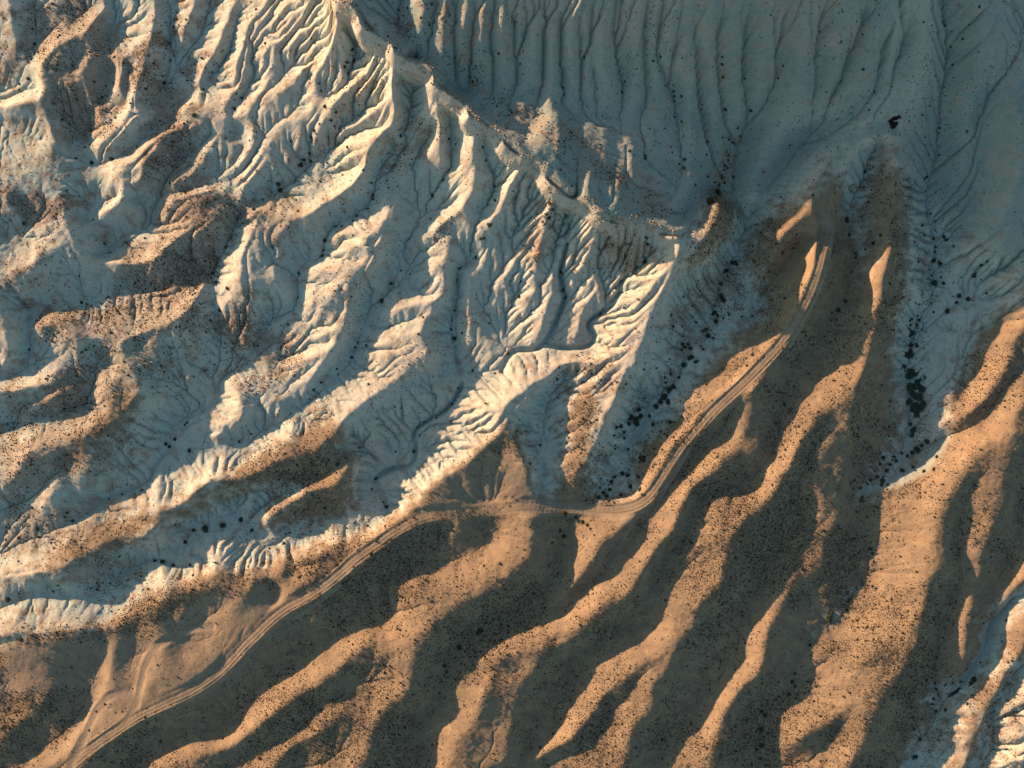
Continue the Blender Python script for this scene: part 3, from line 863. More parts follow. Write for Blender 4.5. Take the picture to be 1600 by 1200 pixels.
ground_mat, nt, bsdf = new_mat("weathered_ground")
geo = nt.nodes.new("ShaderNodeNewGeometry"); pos = geo.outputs["Position"]
at = nt.nodes.new("ShaderNodeAttribute"); at.attribute_name = "soil"
sep = nt.nodes.new("ShaderNodeSeparateColor"); nt.links.new(at.outputs["Color"], sep.inputs[0])
a_brown, a_rust, a_bare, a_wash = sep.outputs[0], sep.outputs[1], sep.outputs[2], at.outputs["Alpha"]
at2 = nt.nodes.new("ShaderNodeAttribute"); at2.attribute_name = "soil_b"
sep2 = nt.nodes.new("ShaderNodeSeparateColor"); nt.links.new(at2.outputs["Color"], sep2.inputs[0])
a_esc, a_green = sep2.outputs[0], sep2.outputs[1]
n_big = noise_node(nt, 0.03, 5, 0.6, pos)
n_mid = noise_node(nt, 0.22, 5, 0.6, pos)
n_fine = noise_node(nt, 1.4, 5, 0.7, pos)
pale = mix(nt, ramp(nt, n_big, 0.38, 0.62), PALE_A, PALE_B)
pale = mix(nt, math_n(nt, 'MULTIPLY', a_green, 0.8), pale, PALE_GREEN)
pale = mix(nt, math_n(nt, 'MULTIPLY', ramp(nt, n_mid, 0.5, 0.68), 0.6), pale, PALE_PINK)
tan_c = mix(nt, ramp(nt, n_fine, 0.4, 0.6), TAN_A, TAN_B)
tedge = math_n(nt, 'ADD', sep2.outputs[2], math_n(nt, 'MULTIPLY', math_n(nt, 'SUBTRACT', n_mid, 0.5), 1.8))
tedge = math_n(nt, 'ADD', tedge, math_n(nt, 'MULTIPLY', math_n(nt, 'SUBTRACT', n_fine, 0.5), 2.0))
tedge = math_n(nt, 'ADD', tedge, math_n(nt, 'MULTIPLY', math_n(nt, 'SUBTRACT', noise_node(nt, 0.08, 4, 0.6, pos), 0.5), 1.6))
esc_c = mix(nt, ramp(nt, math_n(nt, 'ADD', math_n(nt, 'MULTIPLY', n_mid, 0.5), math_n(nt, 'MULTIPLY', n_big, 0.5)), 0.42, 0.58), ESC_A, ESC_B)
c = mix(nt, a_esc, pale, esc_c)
c = mix(nt, math_n(nt, 'MULTIPLY', ramp(nt, tedge, 0.4, 0.85), 0.8), c, tan_c)
brown = mix(nt, ramp(nt, n_mid, 0.35, 0.65), BROWN_A, BROWN_B)
brown = mix(nt, math_n(nt, 'MULTIPLY', ramp(nt, n_fine, 0.5, 0.62), 0.55), brown, BROWN_D)
edge = math_n(nt, 'ADD', a_brown, math_n(nt, 'MULTIPLY', math_n(nt, 'SUBTRACT', n_mid, 0.5), 1.9))
edge = math_n(nt, 'ADD', edge, math_n(nt, 'MULTIPLY', math_n(nt, 'SUBTRACT', n_fine, 0.5), 1.3))
c = mix(nt, math_n(nt, 'MULTIPLY', ramp(nt, edge, 0.05, 0.6), 0.55), c, tan_c)
c = mix(nt, ramp(nt, edge, 0.22, 0.75), c, brown)
rusty = mix(nt, ramp(nt, n_fine, 0.42, 0.58), RUST_A, RUST_B)
redge = math_n(nt, 'ADD', a_rust, math_n(nt, 'MULTIPLY', math_n(nt, 'SUBTRACT', n_mid, 0.5), 1.6))
redge = math_n(nt, 'ADD', redge, math_n(nt, 'MULTIPLY', math_n(nt, 'SUBTRACT', n_fine, 0.5), 1.0))
c = mix(nt, math_n(nt, 'MULTIPLY', ramp(nt, redge, 0.4, 0.75), 0.85), c, rusty)
c = mix(nt, a_wash, c, WASH_C)
c = mix(nt, math_n(nt, 'MULTIPLY', a_bare, 0.55), c, mix(nt, ramp(nt, n_mid, 0.35, 0.65), BARE_A, BARE_B))
v = nt.nodes.new("ShaderNodeHueSaturation")
nt.links.new(c, v.inputs["Color"])
nt.links.new(ramp(nt, n_fine, 0.2, 0.8), v.inputs["Value"])
vm = v.inputs["Value"].links[0].from_node
vm.inputs["To Min"].default_value = 0.66; vm.inputs["To Max"].default_value = 1.32
nt.links.new(v.outputs[0], bsdf.inputs["Base Color"])
bmp = nt.nodes.new("ShaderNodeBump")
bmp.inputs["Strength"].default_value = 0.7; bmp.inputs["Distance"].default_value = 0.35
nt.links.new(noise_node(nt, 1.3, 5, 0.65, pos), bmp.inputs["Height"])
nt.links.new(bmp.outputs[0], bsdf.inputs["Normal"])

# ------------------------------------------------------------------ ground meshes, one per kind of ground
brown_a = blur(brown_f, 8.0); rust_a = 0.95 * blur(rust_f, 8.0)
rust_a = np.clip(rust_a + np.clip((-85 - GXX) / 90, 0, 1) * np.clip((GYY + 60) / 60, 0, 1) * np.clip(1.3 * fbm(38, 4, 655, 0.6) - 0.25, 0, 0.75), 0, 1)
tan_a = np.clip(0.75 * blur(in_poly(photo_uv(h)[0] + 8 * fbm(30, 2, 710), photo_uv(h)[1] + 8 * fbm(30, 2, 712), DENSE).astype(np.float32), 8) + 0.32 * fbm(80, 3, 640) + 0.22 * np.clip((-110 - GXX) / 120, 0, 1), 0, 1)
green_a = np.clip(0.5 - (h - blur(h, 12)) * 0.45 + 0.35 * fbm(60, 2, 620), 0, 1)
Uf, Vf = photo_uv(h)
zone = np.zeros(h.shape, np.int8)                  # 0 clay badlands
zone[esc_f > 0.5] = 1
zone[brown_f > 0.5] = 2
zone[wash_m > 0.5] = 3
zone[track_core] = 4
zone[road_core] = 5
gyn, gxn = np.gradient(h, CELL)
nrm = np.stack([-gxn, -gyn, np.ones_like(h)], -1); nrm /= np.linalg.norm(nrm, axis=-1, keepdims=True)
soil = np.stack([brown_a, rust_a, np.clip(bare_m * (1 - 0.55 * rut_m), 0, 1), np.clip(wash_m, 0, 1)], -1).astype(np.float32)
fan = blur(in_poly(Uf + 9 * fbm(40, 3, 801), Vf + 9 * fbm(40, 3, 803), "1385,90 1400,-20 1465,-20 1450,90 1430,200 1400,235 1330,240 1290,300 1200,320 1330,190 1370,130").astype(np.float32), 5)
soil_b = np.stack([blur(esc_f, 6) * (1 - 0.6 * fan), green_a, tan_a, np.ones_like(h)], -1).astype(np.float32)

def ground_piece(name, fz, label):
    q = (zone[:-1, :-1] == fz)
    if not q.any(): return
    jj, ii = np.nonzero(q)
    v00 = jj * NX + ii
    quads = np.stack([v00, v00 + 1, v00 + NX + 1, v00 + NX], 1)
    used, inv = np.unique(quads.ravel(), return_inverse=True)
    me = bpy.data.meshes.new(name)
    n = len(used); m = len(quads)
    me.vertices.add(n); me.loops.add(4 * m); me.polygons.add(m)
    co = np.stack([GXX.ravel()[used], GYY.ravel()[used], h.ravel()[used]], 1).astype(np.float32)
    me.vertices.foreach_set("co", co.ravel())
    me.loops.foreach_set("vertex_index", inv.astype(np.int32))
    me.polygons.foreach_set("loop_start", np.arange(0, 4 * m, 4, dtype=np.int32))
    me.polygons.foreach_set("use_smooth", np.ones(m, bool))
    me.update(calc_edges=True)
    for an, arr in (("soil", soil), ("soil_b", soil_b)):
        a = me.attributes.new(an, 'FLOAT_COLOR', 'POINT')
        a.data.foreach_set("color", arr.reshape(-1, 4)[used].ravel())
    a = me.attributes.new("custom_normal", 'FLOAT_VECTOR', 'POINT')
    a.data.foreach_set("vector", nrm.reshape(-1, 3)[used].astype(np.float32).ravel())
    me.materials.append(ground_mat)
    o = bpy.data.objects.new(name, me)
    scene.collection.objects.link(o)
    o["kind"] = "structure"; o["label"] = label
    return o

ground_piece("badlands", 0, "pale cream and grey-green clay badlands cut by gullies and rills")
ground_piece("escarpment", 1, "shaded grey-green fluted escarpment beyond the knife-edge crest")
ground_piece("hills", 2, "brown rounded hills speckled with scrub, lit orange on their left flanks")
ground_piece("dry_stream_beds", 3, "pale winding dry stream beds in the gully bottoms")
ground_piece("dirt_tracks", 4, "narrow side tracks of bare earth beside the main dirt road")
ground_piece("dirt_road", 5, "two-rut dirt road running along the brown ridge crests")

# land reaching to the horizon, passing under the surveyed ground
def outer_land():
    xs = np.concatenate([np.arange(-6000, -400, 200), np.arange(-400, 401, 25), np.arange(600, 6001, 200)]).astype(float)
    ys = np.concatenate([np.arange(-6000, -350, 200), np.arange(-350, 351, 25), np.arange(550, 6001, 200)]).astype(float)
    gx, gy = np.meshgrid(xs, ys)
    r = np.random.default_rng(3)
    z = 14 + 0.10 * np.clip(gy, -300, 300) + 10 * np.sin(gx / 170 + gy / 260) + 7 * np.sin(gx / 90 - gy / 130) + r.uniform(-5, 5, gx.shape)
    inside = (gx > X0 - 5) & (gx < X1 + 5) & (gy > Y0 - 5) & (gy < Y1 + 5)
    z = np.where(inside, -60, z)
    ny, nx = gx.shape
    idx = np.arange(nx * ny).reshape(ny, nx)
    f = np.stack([idx[:-1, :-1], idx[:-1, 1:], idx[1:, 1:], idx[1:, :-1]], -1).reshape(-1, 4)
    me = bpy.data.meshes.new("surrounding_land")
    me.from_pydata(np.stack([gx, gy, z], -1).reshape(-1, 3).tolist(), [], f.tolist())
    a = me.attributes.new("soil", 'FLOAT_COLOR', 'POINT')
    a.data.foreach_set("color", np.tile([1, 0, 0, 0], nx * ny).astype(np.float32))
    me.materials.append(ground_mat)
    o = bpy.data.objects.new("surrounding_land", me); scene.collection.objects.link(o)
    o["kind"] = "structure"
outer_land()

# ------------------------------------------------------------------ vegetation and stones
def simple_mat(name, ca, cb, scale=3.0):
    m, nt, b = new_mat(name)
    g = nt.nodes.new("ShaderNodeNewGeometry")
    col = mix(nt, ramp(nt, noise_node(nt, scale, 3, 0.6, g.outputs["Position"]), 0.35, 0.65), ca, cb)
    nt.links.new(col, b.inputs["Base Color"])
    return m

scrub_mat = simple_mat("dry_scrub_twigs", SCRUB_A, SCRUB_B, 0.5)
shrub_mat = simple_mat("dark_shrub_leaves", SHRUB_A, SHRUB_B, 1.5)
thorn_mat = simple_mat("blackened_thorn", (0.012, 0.008, 0.010), (0.03, 0.02, 0.02), 2.0)
rust_shrub_mat = simple_mat("rust_brown_shrub", (0.10, 0.05, 0.02), (0.05, 0.035, 0.02), 1.5)
rock_mat = simple_mat("sandstone", (0.42, 0.28, 0.17), (0.30, 0.20, 0.13), 1.2)
stone_white = simple_mat("white_stone", (0.75, 0.74, 0.72), (0.65, 0.65, 0.64), 3)

def blob_mesh(name, cx, cy, cz, rad, hgt, mat, seed, sides=6):
    """many small low tufts in one mesh"""
    r = np.random.default_rng(seed)
    n = len(cx); k = sides
    ang = np.arange(k) * 2 * math.pi / k
    a1 = ang[None, :] + r.uniform(0, 6.28, (n, 1))
    r1 = rad[:, None] * r.uniform(0.65, 1.3, (n, k))
    r2 = rad[:, None] * r.uniform(0.4, 0.9, (n, k))
    V = np.zeros((n, 2 * k + 1, 3), np.float32)
    V[:, :k, 0] = cx[:, None] + np.cos(a1) * r1; V[:, :k, 1] = cy[:, None] + np.sin(a1) * r1
    V[:, :k, 2] = cz[:, None] - 0.25 * rad[:, None]
    a2 = a1 + math.pi / k
    V[:, k:2*k, 0] = cx[:, None] + np.cos(a2) * r2; V[:, k:2*k, 1] = cy[:, None] + np.sin(a2) * r2
    V[:, k:2*k, 2] = cz[:, None] + hgt[:, None] * r.uniform(0.5, 0.95, (n, k))
    V[:, 2*k, 0] = cx; V[:, 2*k, 1] = cy; V[:, 2*k, 2] = cz + hgt
    tri = []
    for i in range(k):
        j = (i + 1) % k
        tri += [(i, j, k + i), (j, k + j, k + i), (k + i, k + j, 2 * k)]
    tri = np.array(tri)
    F = (tri[None] + (np.arange(n) * (2 * k + 1))[:, None, None]).reshape(-1, 3)
    me = bpy.data.meshes.new(name)
    me.vertices.add(n * (2*k+1)); me.loops.add(F.size); me.polygons.add(len(F))
    me.vertices.foreach_set("co", V.reshape(-1))
    me.loops.foreach_set("vertex_index", F.ravel().astype(np.int32))
    me.polygons.foreach_set("loop_start", np.arange(0, F.size, 3, dtype=np.int32))
    me.update(calc_edges=True)
    me.materials.append(mat)
    o = bpy.data.objects.new(name, me); scene.collection.objects.link(o)
    return o

def to_xy(u, v):
    u = np.asarray(u, float); v = np.asarray(v, float)
    z = np.full(u.shape, 30.0)
    for _ in range(12):
        x, y = to_world(u, v, z); z = 0.5 * z + 0.5 * hn(x, y)
    return x, y, z

dens = 1.9 * np.clip(brown_a * 1.1, 0, 1) * np.clip(0.7 + 0.9 * fbm(40, 3, 700) + 0.5 * fbm(9, 2, 705), 0.12, 2.4)
dd = blur(in_poly(Uf + 8 * fbm(30, 2, 710), Vf + 8 * fbm(30, 2, 712), DENSE).astype(np.float32), 3)
dens = np.maximum(dens, dd * np.clip(0.5 + 1.3 * fbm(9, 2, 720), 0, 1.4))
dens = np.maximum(dens, np.clip(0.10 + 0.22 * fbm(40, 3, 730), 0.03, 0.6) * (1 - brown_a))
dens = dens + 0.9 * np.clip(tan_a - 0.3, 0, 1) * np.clip(0.3 + 1.2 * fbm(10, 3, 745), 0, 1.4) * (1 - brown_a)
dens = dens + 1.6 * np.clip(rust_a, 0, 1) * np.clip(0.4 + 0.9 * fbm(8, 2, 740), 0, 1.2)
dens *= (1 - np.clip(bare_m * 1.6, 0, 1)) * (1 - np.clip(wash_m * 1.5, 0, 1))
dens = np.clip(dens, 0, 2.6)
P = (dens * CELL * CELL * 1.15).ravel()
pick = np.nonzero(rng.random(P.size) < P)[0]
gx_ = X0 + (pick % NX) * CELL + rng.uniform(-.25, .25, pick.size)
gy_ = Y0 + (pick // NX) * CELL + rng.uniform(-.25, .25, pick.size)
rad = 0.12 + 0.24 * rng.random(pick.size) ** 2.5
rad *= np.where(rng.random(pick.size) < 0.05, 2.0, 1.0)
o = blob_mesh("scrub", gx_, gy_, hn(gx_, gy_), rad, rad * rng.uniform(0.7, 1.2, pick.size), scrub_mat, 11, 5)
o["kind"] = "stuff"; o["label"] = "low dry scrub tufts speckled over the slopes"; o["category"] = "scrub"
print("scrub tufts", pick.size)

# shrubs: tile origin, then x,y,r in quarter photo pixels; a few stand in for shade streaks below the road crossing
SHRUBS = """
1200,300: 490,175,22 508,265,12 550,385,10 548,412,10 525,500,9 485,685,16 440,740,16 660,322,16 610,360,10 705,270,14 960,210,12 975,270,10 1045,240,7 1018,135,9 1167,170,6 1030,292,13 1115,300,20 1100,280,14 1048,342,13 1045,375,12 1160,340,10 1035,430,22 1075,445,18 1020,522,8 1040,568,20 1097,570,14 1333,455,12 1372,433,8 1290,525,15 1298,512,10 1330,545,6 1193,650,16 1248,668,16 1262,672,10 1178,690,14 1280,680,6 1122,745,18 1035,750,8 935,775,9 900,790,10 885,805,10 945,800,16 930,830,12 890,830,12 880,850,10 960,855,8 895,885,22 910,880,14 900,955,18 930,960,16 880,1010,36 862,1020,20 850,1090,15 900,1130,34 880,1150,24 925,1140,20 980,1160,12 940,1180,26
1200,600: 890,20,30 930,10,30 960,30,26 900,60,30 940,80,32 880,110,26 920,140,34 950,150,26 970,120,24 930,190,24 905,160,20 890,250,14 905,285,26 900,320,20 992,360,20 1045,350,8 960,385,18 930,410,22 900,430,16 835,432,12 870,450,14 905,518,12 720,460,14 760,500,14 800,480,12 840,540,18 740,540,16 700,500,12 715,605,18 710,630,14 745,630,12 680,580,12 640,600,14 620,620,12 540,600,12 535,655,8 575,650,14 590,710,12 600,730,8 1055,455,12 1037,532,14 973,545,14 620,830,7 640,1030,14 650,1060,12 660,1110,10
800,300: 1395,445,20 1375,440,16 1410,455,10 1340,490,14 1325,500,12 1305,575,16 1310,650,20 1320,675,18 1290,610,8 1270,755,20 1285,775,14 1250,760,12 1275,808,16 1215,860,16 1190,870,10 1222,900,18 1100,950,16 1065,950,14 1115,975,18 1080,970,14 1060,985,12 1070,1080,20 1045,1160,14 1010,838,10 1072,655,9 1148,815,9 1355,765,10 1437,780,9 1500,775,9 1125,1030,18 1150,1060,16 1110,1040,16 990,1140,12 960,1190,12 825,1110,10 905,1100,7 985,1045,7 352,328,12 308,500,12 318,612,14 335,660,16 850,325,14 845,290,8 825,435,16 45,655,14 55,560,10 550,758,12 240,70,16 230,160,14 250,110,14 215,140,12
800,600: 950,80,26 930,110,22 985,40,24 1010,20,20 975,110,20 900,140,20 790,160,20 800,200,22 770,220,24 740,210,20 780,250,20 730,250,16 680,260,18 650,270,16 700,300,16 860,200,14 880,250,14 640,320,10 725,407,14 700,340,12 1062,205,12 930,300,10 950,312,10 968,325,10 790,580,16 800,660,18 690,560,16 720,570,16 640,580,14 620,610,14 740,640,16 680,690,12 570,680,16 590,700,16 540,710,14 610,660,14 427,285,7 490,240,9 400,830,14 440,860,16 470,880,16 490,905,12 335,810,14 320,950,18 300,920,12
400,300: 730,20,14 735,45,10 700,105,8 630,150,10 605,180,8 500,215,12 535,215,10 427,298,16 420,365,10 415,400,12 265,508,12 262,660,12 1460,205,20 1405,293,14 1425,290,12 1375,410,12 1270,475,12 1100,20,14 1495,50,12 845,572,12 790,682,16 905,490,8 635,940,10 620,970,10 600,1035,12 515,1140,8 505,1105,8 1240,915,14 1220,860,10 1225,800,8 1240,740,8 1255,550,10 1355,1118,10 1492,1133,9 1595,722,12 1460,822,8 1575,1010,12 405,1190,10
400,600: 983,423,13 360,35,12 335,95,8 135,190,8 1262,25,10 1225,125,10 1128,212,8 1050,238,7 1010,270,7 1022,320,8 750,590,14 725,658,9 430,775,12 812,770,14 795,740,9 697,885,10 340,920,8 172,995,12 645,400,9 510,500,12 560,460,10 82,1028,8 185,935,8 210,930,8
0,600: 1060,390,14 1035,375,12 1092,345,12 1170,240,10 1155,255,10 1283,907,26 1390,883,22 1505,848,18 1210,913,12 1157,988,16 1018,1110,18 970,1105,14 1083,1133,14 1190,1130,10 1573,912,12 420,805,14 405,832,12 452,855,12 325,815,10 262,768,8 200,772,10 180,830,10 230,905,14 240,955,12 115,960,12 290,880,8 270,905,8 38,892,9 1183,415,14 1495,360,10 1570,312,9 765,690,10 885,665,9 845,685,6 680,722,8
400,0: 405,568,10 430,665,12 395,775,8 365,815,12 465,750,14 500,700,12 490,790,8 555,415,12 575,460,10 610,380,14 650,275,10 600,310,14 570,390,10 1205,868,12 1248,900,8 1185,812,7 1415,920,9 1495,1165,12 1435,1000,8 1170,1130,12 905,850,12 280,1030,18 300,1000,12 345,1010,12 140,1150,18 150,1190,18 330,960,10 350,860,12
800,0: 1355,870,10 1390,900,8 1410,800,8 1425,850,8 1375,890,10 1340,950,8 1350,1000,9 1330,1035,10 1345,1050,9 1310,1110,12 1330,1140,10 1295,1155,10 1380,1105,10 1280,1190,10 1335,685,12 1495,690,12 1315,355,7 1315,400,9 1320,480,8 1455,490,7 1010,570,9 1017,600,8 1017,632,7 1015,730,7 1060,600,9 1060,760,7 1190,655,7 1185,685,7 1225,885,8 1215,965,7 1080,995,10 1075,1050,12 1045,1025,8 1145,1155,10 832,970,12 830,990,9 735,940,9 705,510,8 685,575,9 455,360,9 930,355,7 315,550,8 322,590,7 300,400,7 52,400,8 70,315,6 70,465,6
1200,0: 1155,403,12 1217,245,9 1100,155,11 1140,295,10 595,432,9 592,215,7 65,490,9 95,410,8 365,575,6 1070,970,8 1320,40,8 1260,150,8 630,565,5 990,1105,12 975,1120,10 610,1075,10 605,1125,6 1075,800,8 1065,830,7
0,0: 1028,517,12 1467,677,12 175,492,12 122,527,9 120,560,8 362,235,9 215,275,12 575,820,9 1068,375,8 573,1018,14 475,992,14 700,1000,20 1510,610,10 640,605,8 665,540,7 790,230,8 1270,560,12 1215,720,16
0,300: 150,195,16 905,288,9 795,320,8 690,380,9 1330,505,14 1408,345,12 1350,565,12 510,690,11 675,655,10 185,985,14 745,760,9 1350,858,7 1375,740,16 1420,600,12
1200,900: 500,160,12 490,220,14 380,250,26 400,230,16 380,280,20 260,430,14 170,610,12 150,660,16 170,690,12 130,740,14 620,320,14 1290,650,26 1270,670,18 1175,720,20 1150,735,18 1130,750,12 1195,705,14 1110,835,14 1050,840,14 1035,770,12 1050,710,10 945,1020,14 920,1130,18 990,650,12 1040,670,10 1490,280,12 1500,540,10 1245,800,12
800,900: 1560,845,14 1580,870,16 1555,960,14 1560,1060,16 1530,1085,12 1550,1140,12
400,900: 1270,445,20 1180,560,14 1190,600,12 1400,340,20 1385,360,14
0,900: 50,145,18 335,95,12 610,85,12 120,110,9 925,80,10 130,398,14 655,800,10 600,845,8 555,965,8
"""
REGIONS = [
    ("1405,485 1460,485 1460,595 1405,595", "upper wash belt east of the road"),
    ("1405,595 1460,595 1460,690 1405,690", "lower wash belt east of the road"),
    ("1320,690 1460,690 1480,770 1320,800", "pale wash bend between brown hills"),
    ("1430,320 1530,320 1530,490 1430,490", "wash head under the grey slopes"),
    ("1300,320 1395,320 1395,420 1300,500", "shaded draw beside the upper road"),
    ("1110,380 1165,380 1165,520 1110,520", "shaded hollow below the cream ridge tip"),
    ("1040,450 1120,450 1120,620 1040,620", "shaded wash floor under the sunlit road hill"),
    ("920,600 1080,600 1080,700 920,700", "narrow dark wash above the road bend"),
    ("920,700 1010,700 1010,780 920,780", "foot of the wash above the road crossing"),
    ("870,790 960,790 960,850 870,850", "steep bank below the road crossing"),  # some of these shrubs stand where only dark shade streaks fall
    ("1095,170 1180,170 1180,305 1095,305", "brown gully fan under the flutes"),
    ("800,0 1200,0 1200,305 960,305 800,220", "shaded flutes of the escarpment"),
    ("1200,0 1600,0 1600,300 1200,300", "far slopes of the upper right"),
    ("500,40 570,40 560,190 480,250 430,300 400,300 480,180", "deep gully below the highest peak"),
    ("240,780 400,780 400,900 240,900", "shaded channel between the long bright ridges"),
    ("0,780 130,780 130,870 0,870", "wide shaded gully floor at the left"),
    ("1160,1080 1260,1080 1260,1200 1160,1200", "dark valley right of the bottom centre"),
    ("1250,900 1350,900 1350,1020 1250,1020", "stream bed under the widest brown hill"),
    ("1420,1040 1540,1040 1540,1200 1420,1200", "pale wash at the bottom right"),
    ("800,300 1000,300 1000,600 800,600", "gullies between the right cream spurs"),
    ("400,300 620,300 620,600 400,600", "gullies between the left cream spurs"),
    ("620,200 800,200 800,600 620,600", "gullies of the middle cream spurs"),
]
def region_of(u, v):
    for poly, ph in REGIONS:
        P_ = np.array([[float(t) for t in tok.split(',')] for tok in poly.split()])
        c = False; n = len(P_)
        for i in range(n):
            x1, y1 = P_[i]; x2, y2 = P_[(i+1) % n]
            if (y1 > v) != (y2 > v) and u < (x2-x1)*(v-y1)/(y2-y1)+x1: c = not c
        if c: return ph
    if v < 300 and u < 400: return "cream ridges of the upper left"
    if v < 640 and u < 400: return "gullies of the left badlands"
    if v < 640 and u < 1100: return "bowls just under the crest"
    if v < 900 and u < 400: return "slopes above the long bright ridge"
    if v < 900 and u < 800: return "meandering gully under the middle ridge"
    if u < 800: return "brown slopes of the lower left"
    return "dark folds of the brown hills"

ORD = ("topmost second third fourth fifth sixth seventh eighth ninth tenth eleventh twelfth thirteenth fourteenth fifteenth sixteenth "
       "seventeenth eighteenth nineteenth twentieth").split()
for t_ in ("twenty", "thirty", "forty"):
    ORD += [t_ + "-" + w_ for w_ in "first second third fourth fifth sixth seventh eighth ninth".split()] + [{"twenty": "thirtieth", "thirty": "fortieth", "forty": "fiftieth"}[t_]]

def shrub_variant(k, mat, name="shrub"):
    """crown of unit radius: clumped leafy lumps plus loose leaf faces, on short stems"""
    r = np.random.default_rng(100 + k)
    vs, fs = [], []
    lumps = [(0, 0, 0.35, 0.62)] + [(0.55*math.cos(a)*r.uniform(.7, 1.15), 0.55*math.sin(a)*r.uniform(.7, 1.15), r.uniform(.2, .5), r.uniform(.26, .48))
             for a in np.linspace(0, 6.28, r.integers(5, 8), endpoint=False) + r.uniform(0, 1)]
    for (x, y, z, q) in lumps:
        b = len(vs); nu, nv = 8, 4
        for j in range(nv + 1):
            th = math.pi * j / nv
            for i in range(nu):
                ph = 2 * math.pi * i / nu
                rr = q * r.uniform(0.75, 1.2)
                vs.append((x + rr*math.sin(th)*math.cos(ph), y + rr*math.sin(th)*math.sin(ph), z + 0.75*rr*math.cos(th)))
        for j in range(nv):
            for i in range(nu):
                fs.append((b+j*nu+i, b+(j+1)*nu+i, b+(j+1)*nu+(i+1) % nu, b+j*nu+(i+1) % nu))
    for _ in range(90):
        a = r.uniform(0, 6.28); e = r.uniform(-0.1, 1.4); q = r.uniform(.75, 1.12)
        c = np.array([q*math.cos(a)*math.cos(e), q*math.sin(a)*math.cos(e), 0.3 + .75*q*math.sin(e)])
        d1 = r.normal(size=3); d1 *= 0.10/np.linalg.norm(d1); d2 = r.normal(size=3); d2 *= 0.07/np.linalg.norm(d2)
        b = len(vs); vs += [tuple(c-d1), tuple(c+d2), tuple(c+d1), tuple(c-d2)]; fs.append((b, b+1, b+2, b+3))
    me = bpy.data.meshes.new(name); me.from_pydata(vs, [], fs); me.materials.append(mat); me.update()
    return me

cands = []
for ln in SHRUBS.strip().splitlines():
    org, rest = ln.split(':')
    ou, ov = [float(t) for t in org.split(',')]
    for tok in rest.split():
        x, y, r_ = [float(t) for t in tok.split(',')]
        cands.append((ou + x / 4, ov + y / 4, r_ / 4 * PX))
cands.sort(key=lambda c: -c[2])
variants = [shrub_variant(k, shrub_mat) for k in range(8)]
big, rest = cands[:292], cands[292:]
by_region = {}
for k, (u, v_, r_) in enumerate(big):
    by_region.setdefault(region_of(u, v_), []).append((v_, k))
label_of = {}
for ph, lst in by_region.items():
    lst.sort()
    largest = min(k for _, k in lst)
    for i, (_, k) in enumerate(lst):
        size = "broad" if big[k][2] > 1.6 else ("rounded" if big[k][2] > 0.95 else "compact")
        if k == largest and len(lst) > 1:
            label_of[k] = "largest dark shrub in the " + ph
        elif i == 0:
            label_of[k] = size + " shrub, topmost in the " + ph
        elif i == len(lst) - 1:
            label_of[k] = size + " shrub, lowest in the " + ph
        else:
            label_of[k] = size + " shrub, " + ORD[i] + " from top in the " + ph
for k, (u, v_, r_) in enumerate(big):
    x, y, z = to_xy(u, v_)
    o = bpy.data.objects.new("shrub", variants[k % 8])
    scene.collection.objects.link(o)
    o.location = (float(x), float(y), float(z) - 0.15 * r_)
    s = r_ * 1.05
    o.scale = (s * random.uniform(.9, 1.15), s * random.uniform(.9, 1.15), s * random.uniform(.6, .85))
    o.rotation_euler = (0, 0, random.uniform(0, 6.28))
    o["label"] = label_of[k]
    o["category"] = "shrub"; o["group"] = "dark shrubs in the " + region_of(u, v_)
if rest:
    a = np.array(rest)
    x, y, z = to_xy(a[:, 0], a[:, 1])
    o = blob_mesh("small_shrubs", x, y, z, a[:, 2], a[:, 2] * 0.8, shrub_mat, 21, 7)
    o["kind"] = "stuff"; o["label"] = "small dark shrubs dotted thinly over the gullies"; o["category"] = "shrubs"

def lone_shrub(u, v_, r_, mat, label, name="shrub", k=3, sc=(1, 1, .8)):
    x, y, z = to_xy(u, v_)
    o = bpy.data.objects.new(name, shrub_variant(k, mat, name)); scene.collection.objects.link(o)
    o.location = (float(x), float(y), float(z) - 0.1 * r_); o.scale = (r_ * sc[0], r_ * sc[1], r_ * sc[2])
    o["label"] = label; o["category"] = "shrub"
    return o
lone_shrub(1048, 660, 1.5, rust_shrub_mat, "rust-brown bush on the sunlit edge of the road hill above the dark wash", k=31)
lone_shrub(1004, 717, 2.0, rust_shrub_mat, "russet bush in a dark pit near the tip of the sunlit road hill", k=32)
lone_shrub(881, 802, 1.3, rust_shrub_mat, "yellow-brown bush on the lit edge of the road west of the crossing", k=33)
lone_shrub(1109, 316, 2.4, rust_shrub_mat, "orange-brown bush on the sunlit tip of the cream ridge", k=34, sc=(.7, 1.1, .7))
lone_shrub(1122, 302, 2.0, shrub_mat, "black-green bush just above the sunlit tip of the cream ridge", k=35, sc=(.7, 1.2, .8))

# ragged black thickets on the pale saddle
def thicket(pts, label, seed):
    r = np.random.default_rng(seed)
    px = []; 
    for (u, v_, q) in pts:
        for _ in range(9):
            px.append((u + r.normal() * 1.1, v_ + r.normal() * 0.9, q * r.uniform(.5, 1.0)))
    a = np.array(px); x, y, z = to_xy(a[:, 0], a[:, 1])
    o = blob_mesh("thicket", x, y, z, a[:, 2], a[:, 2] * 1.1, thorn_mat, seed, 7)
    o["label"] = label; o["category"] = "thicket"
thicket([(1391, 188.5, .5), (1394, 187, .6), (1398, 185.5, .8), (1401, 184, .7), (1404, 182.5, .8)], "upper long strip of the black thicket on the pale saddle above the road", 51)
thicket([(1393, 194, .9), (1395, 197, .9), (1393, 199, .6), (1399, 193, .6), (1401, 192.5, .5)], "lower squat half of the black thicket on the pale saddle, beside a white stone", 52)

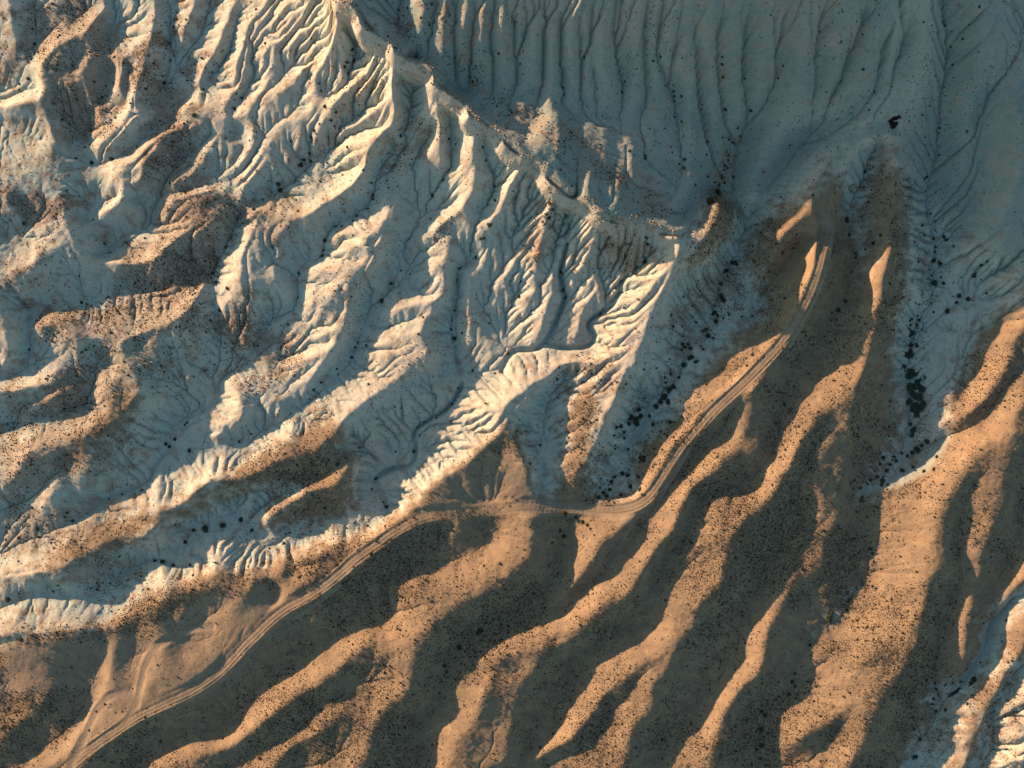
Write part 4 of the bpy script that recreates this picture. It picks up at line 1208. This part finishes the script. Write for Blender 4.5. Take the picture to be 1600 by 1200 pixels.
def boulder(u, v_, r_, label, mat=rock_mat, seed=0, cat="boulder", flat=0.75):
    r = np.random.default_rng(900 + seed)
    import bmesh
    bm = bmesh.new(); bmesh.ops.create_icosphere(bm, subdivisions=3, radius=1.0)
    pl = [(lambda n_: (n_ / np.linalg.norm(n_), r.uniform(.62, .95)))(r.normal(size=3)) for _ in range(16)]
    for vt in bm.verts:
        p_ = np.array(vt.co)
        for n_, d_ in pl:
            t_ = p_ @ n_
            if t_ > d_: p_ = p_ - n_ * (t_ - d_)
        vt.co = p_
    me = bpy.data.meshes.new("boulder"); bm.to_mesh(me); bm.free(); me.materials.append(mat)
    x, y, z = to_xy(u, v_)
    o = bpy.data.objects.new("boulder", me); scene.collection.objects.link(o)
    o.location = (float(x), float(y), float(z) + .25 * r_); o.scale = (r_, r_ * r.uniform(.7, 1), r_ * flat)
    o.rotation_euler = (0, 0, r.uniform(0, 6))
    o["label"] = label; o["category"] = cat
boulder(1401.2, 195, .32, "small white stone beside the black thicket on the pale saddle", stone_white, 1, "stone")
boulder(838, 398, 2.3, "big tan sandstone boulder in the gully between two cream spurs", seed=2)
boulder(829, 424, 0.8, "small pale boulder in the gully just below the big tan boulder", seed=3)
boulder(627, 203, 1.3, "tan boulder at the lower end of the bowl under the highest peak", seed=4)
boulder(560, 149, 1.0, "tan boulder on the scrubby gully side below the peak", seed=5)
boulder(539, 165, 0.9, "small tan boulder in the gully bottom under the peak", seed=6)
boulder(510, 31, 0.9, "tan boulder balanced at the head of the thin straight gully", seed=7)
boulder(475, 110, 1.1, "rounded tan boulder on the pale slope west of the deep gully", seed=8)
boulder(708, 171, 0.8, "small rock on the shaded slope below the second peak", seed=9)
boulder(347, 81, 0.9, "orange boulder in the narrow valley at the upper left", seed=10)

# broken caprock along the knife-edge crest
crest = resample(ridges[1], 0.5)
r9 = np.random.default_rng(77)
q = r9.integers(0, len(crest), 900)
cx = crest[q, 0] + r9.normal(size=900) * 1.5 + .8; cy = crest[q, 1] + r9.normal(size=900) * 1.5 + .8
rr = 0.18 + 0.5 * r9.random(900) ** 3
o = blob_mesh("caprock_rubble", cx, cy, hn(cx, cy), rr, rr * .8, rock_mat, 78, 5)
o["kind"] = "stuff"; o["label"] = "broken tan caprock rubble strewn along the knife-edge crest"; o["category"] = "rubble"
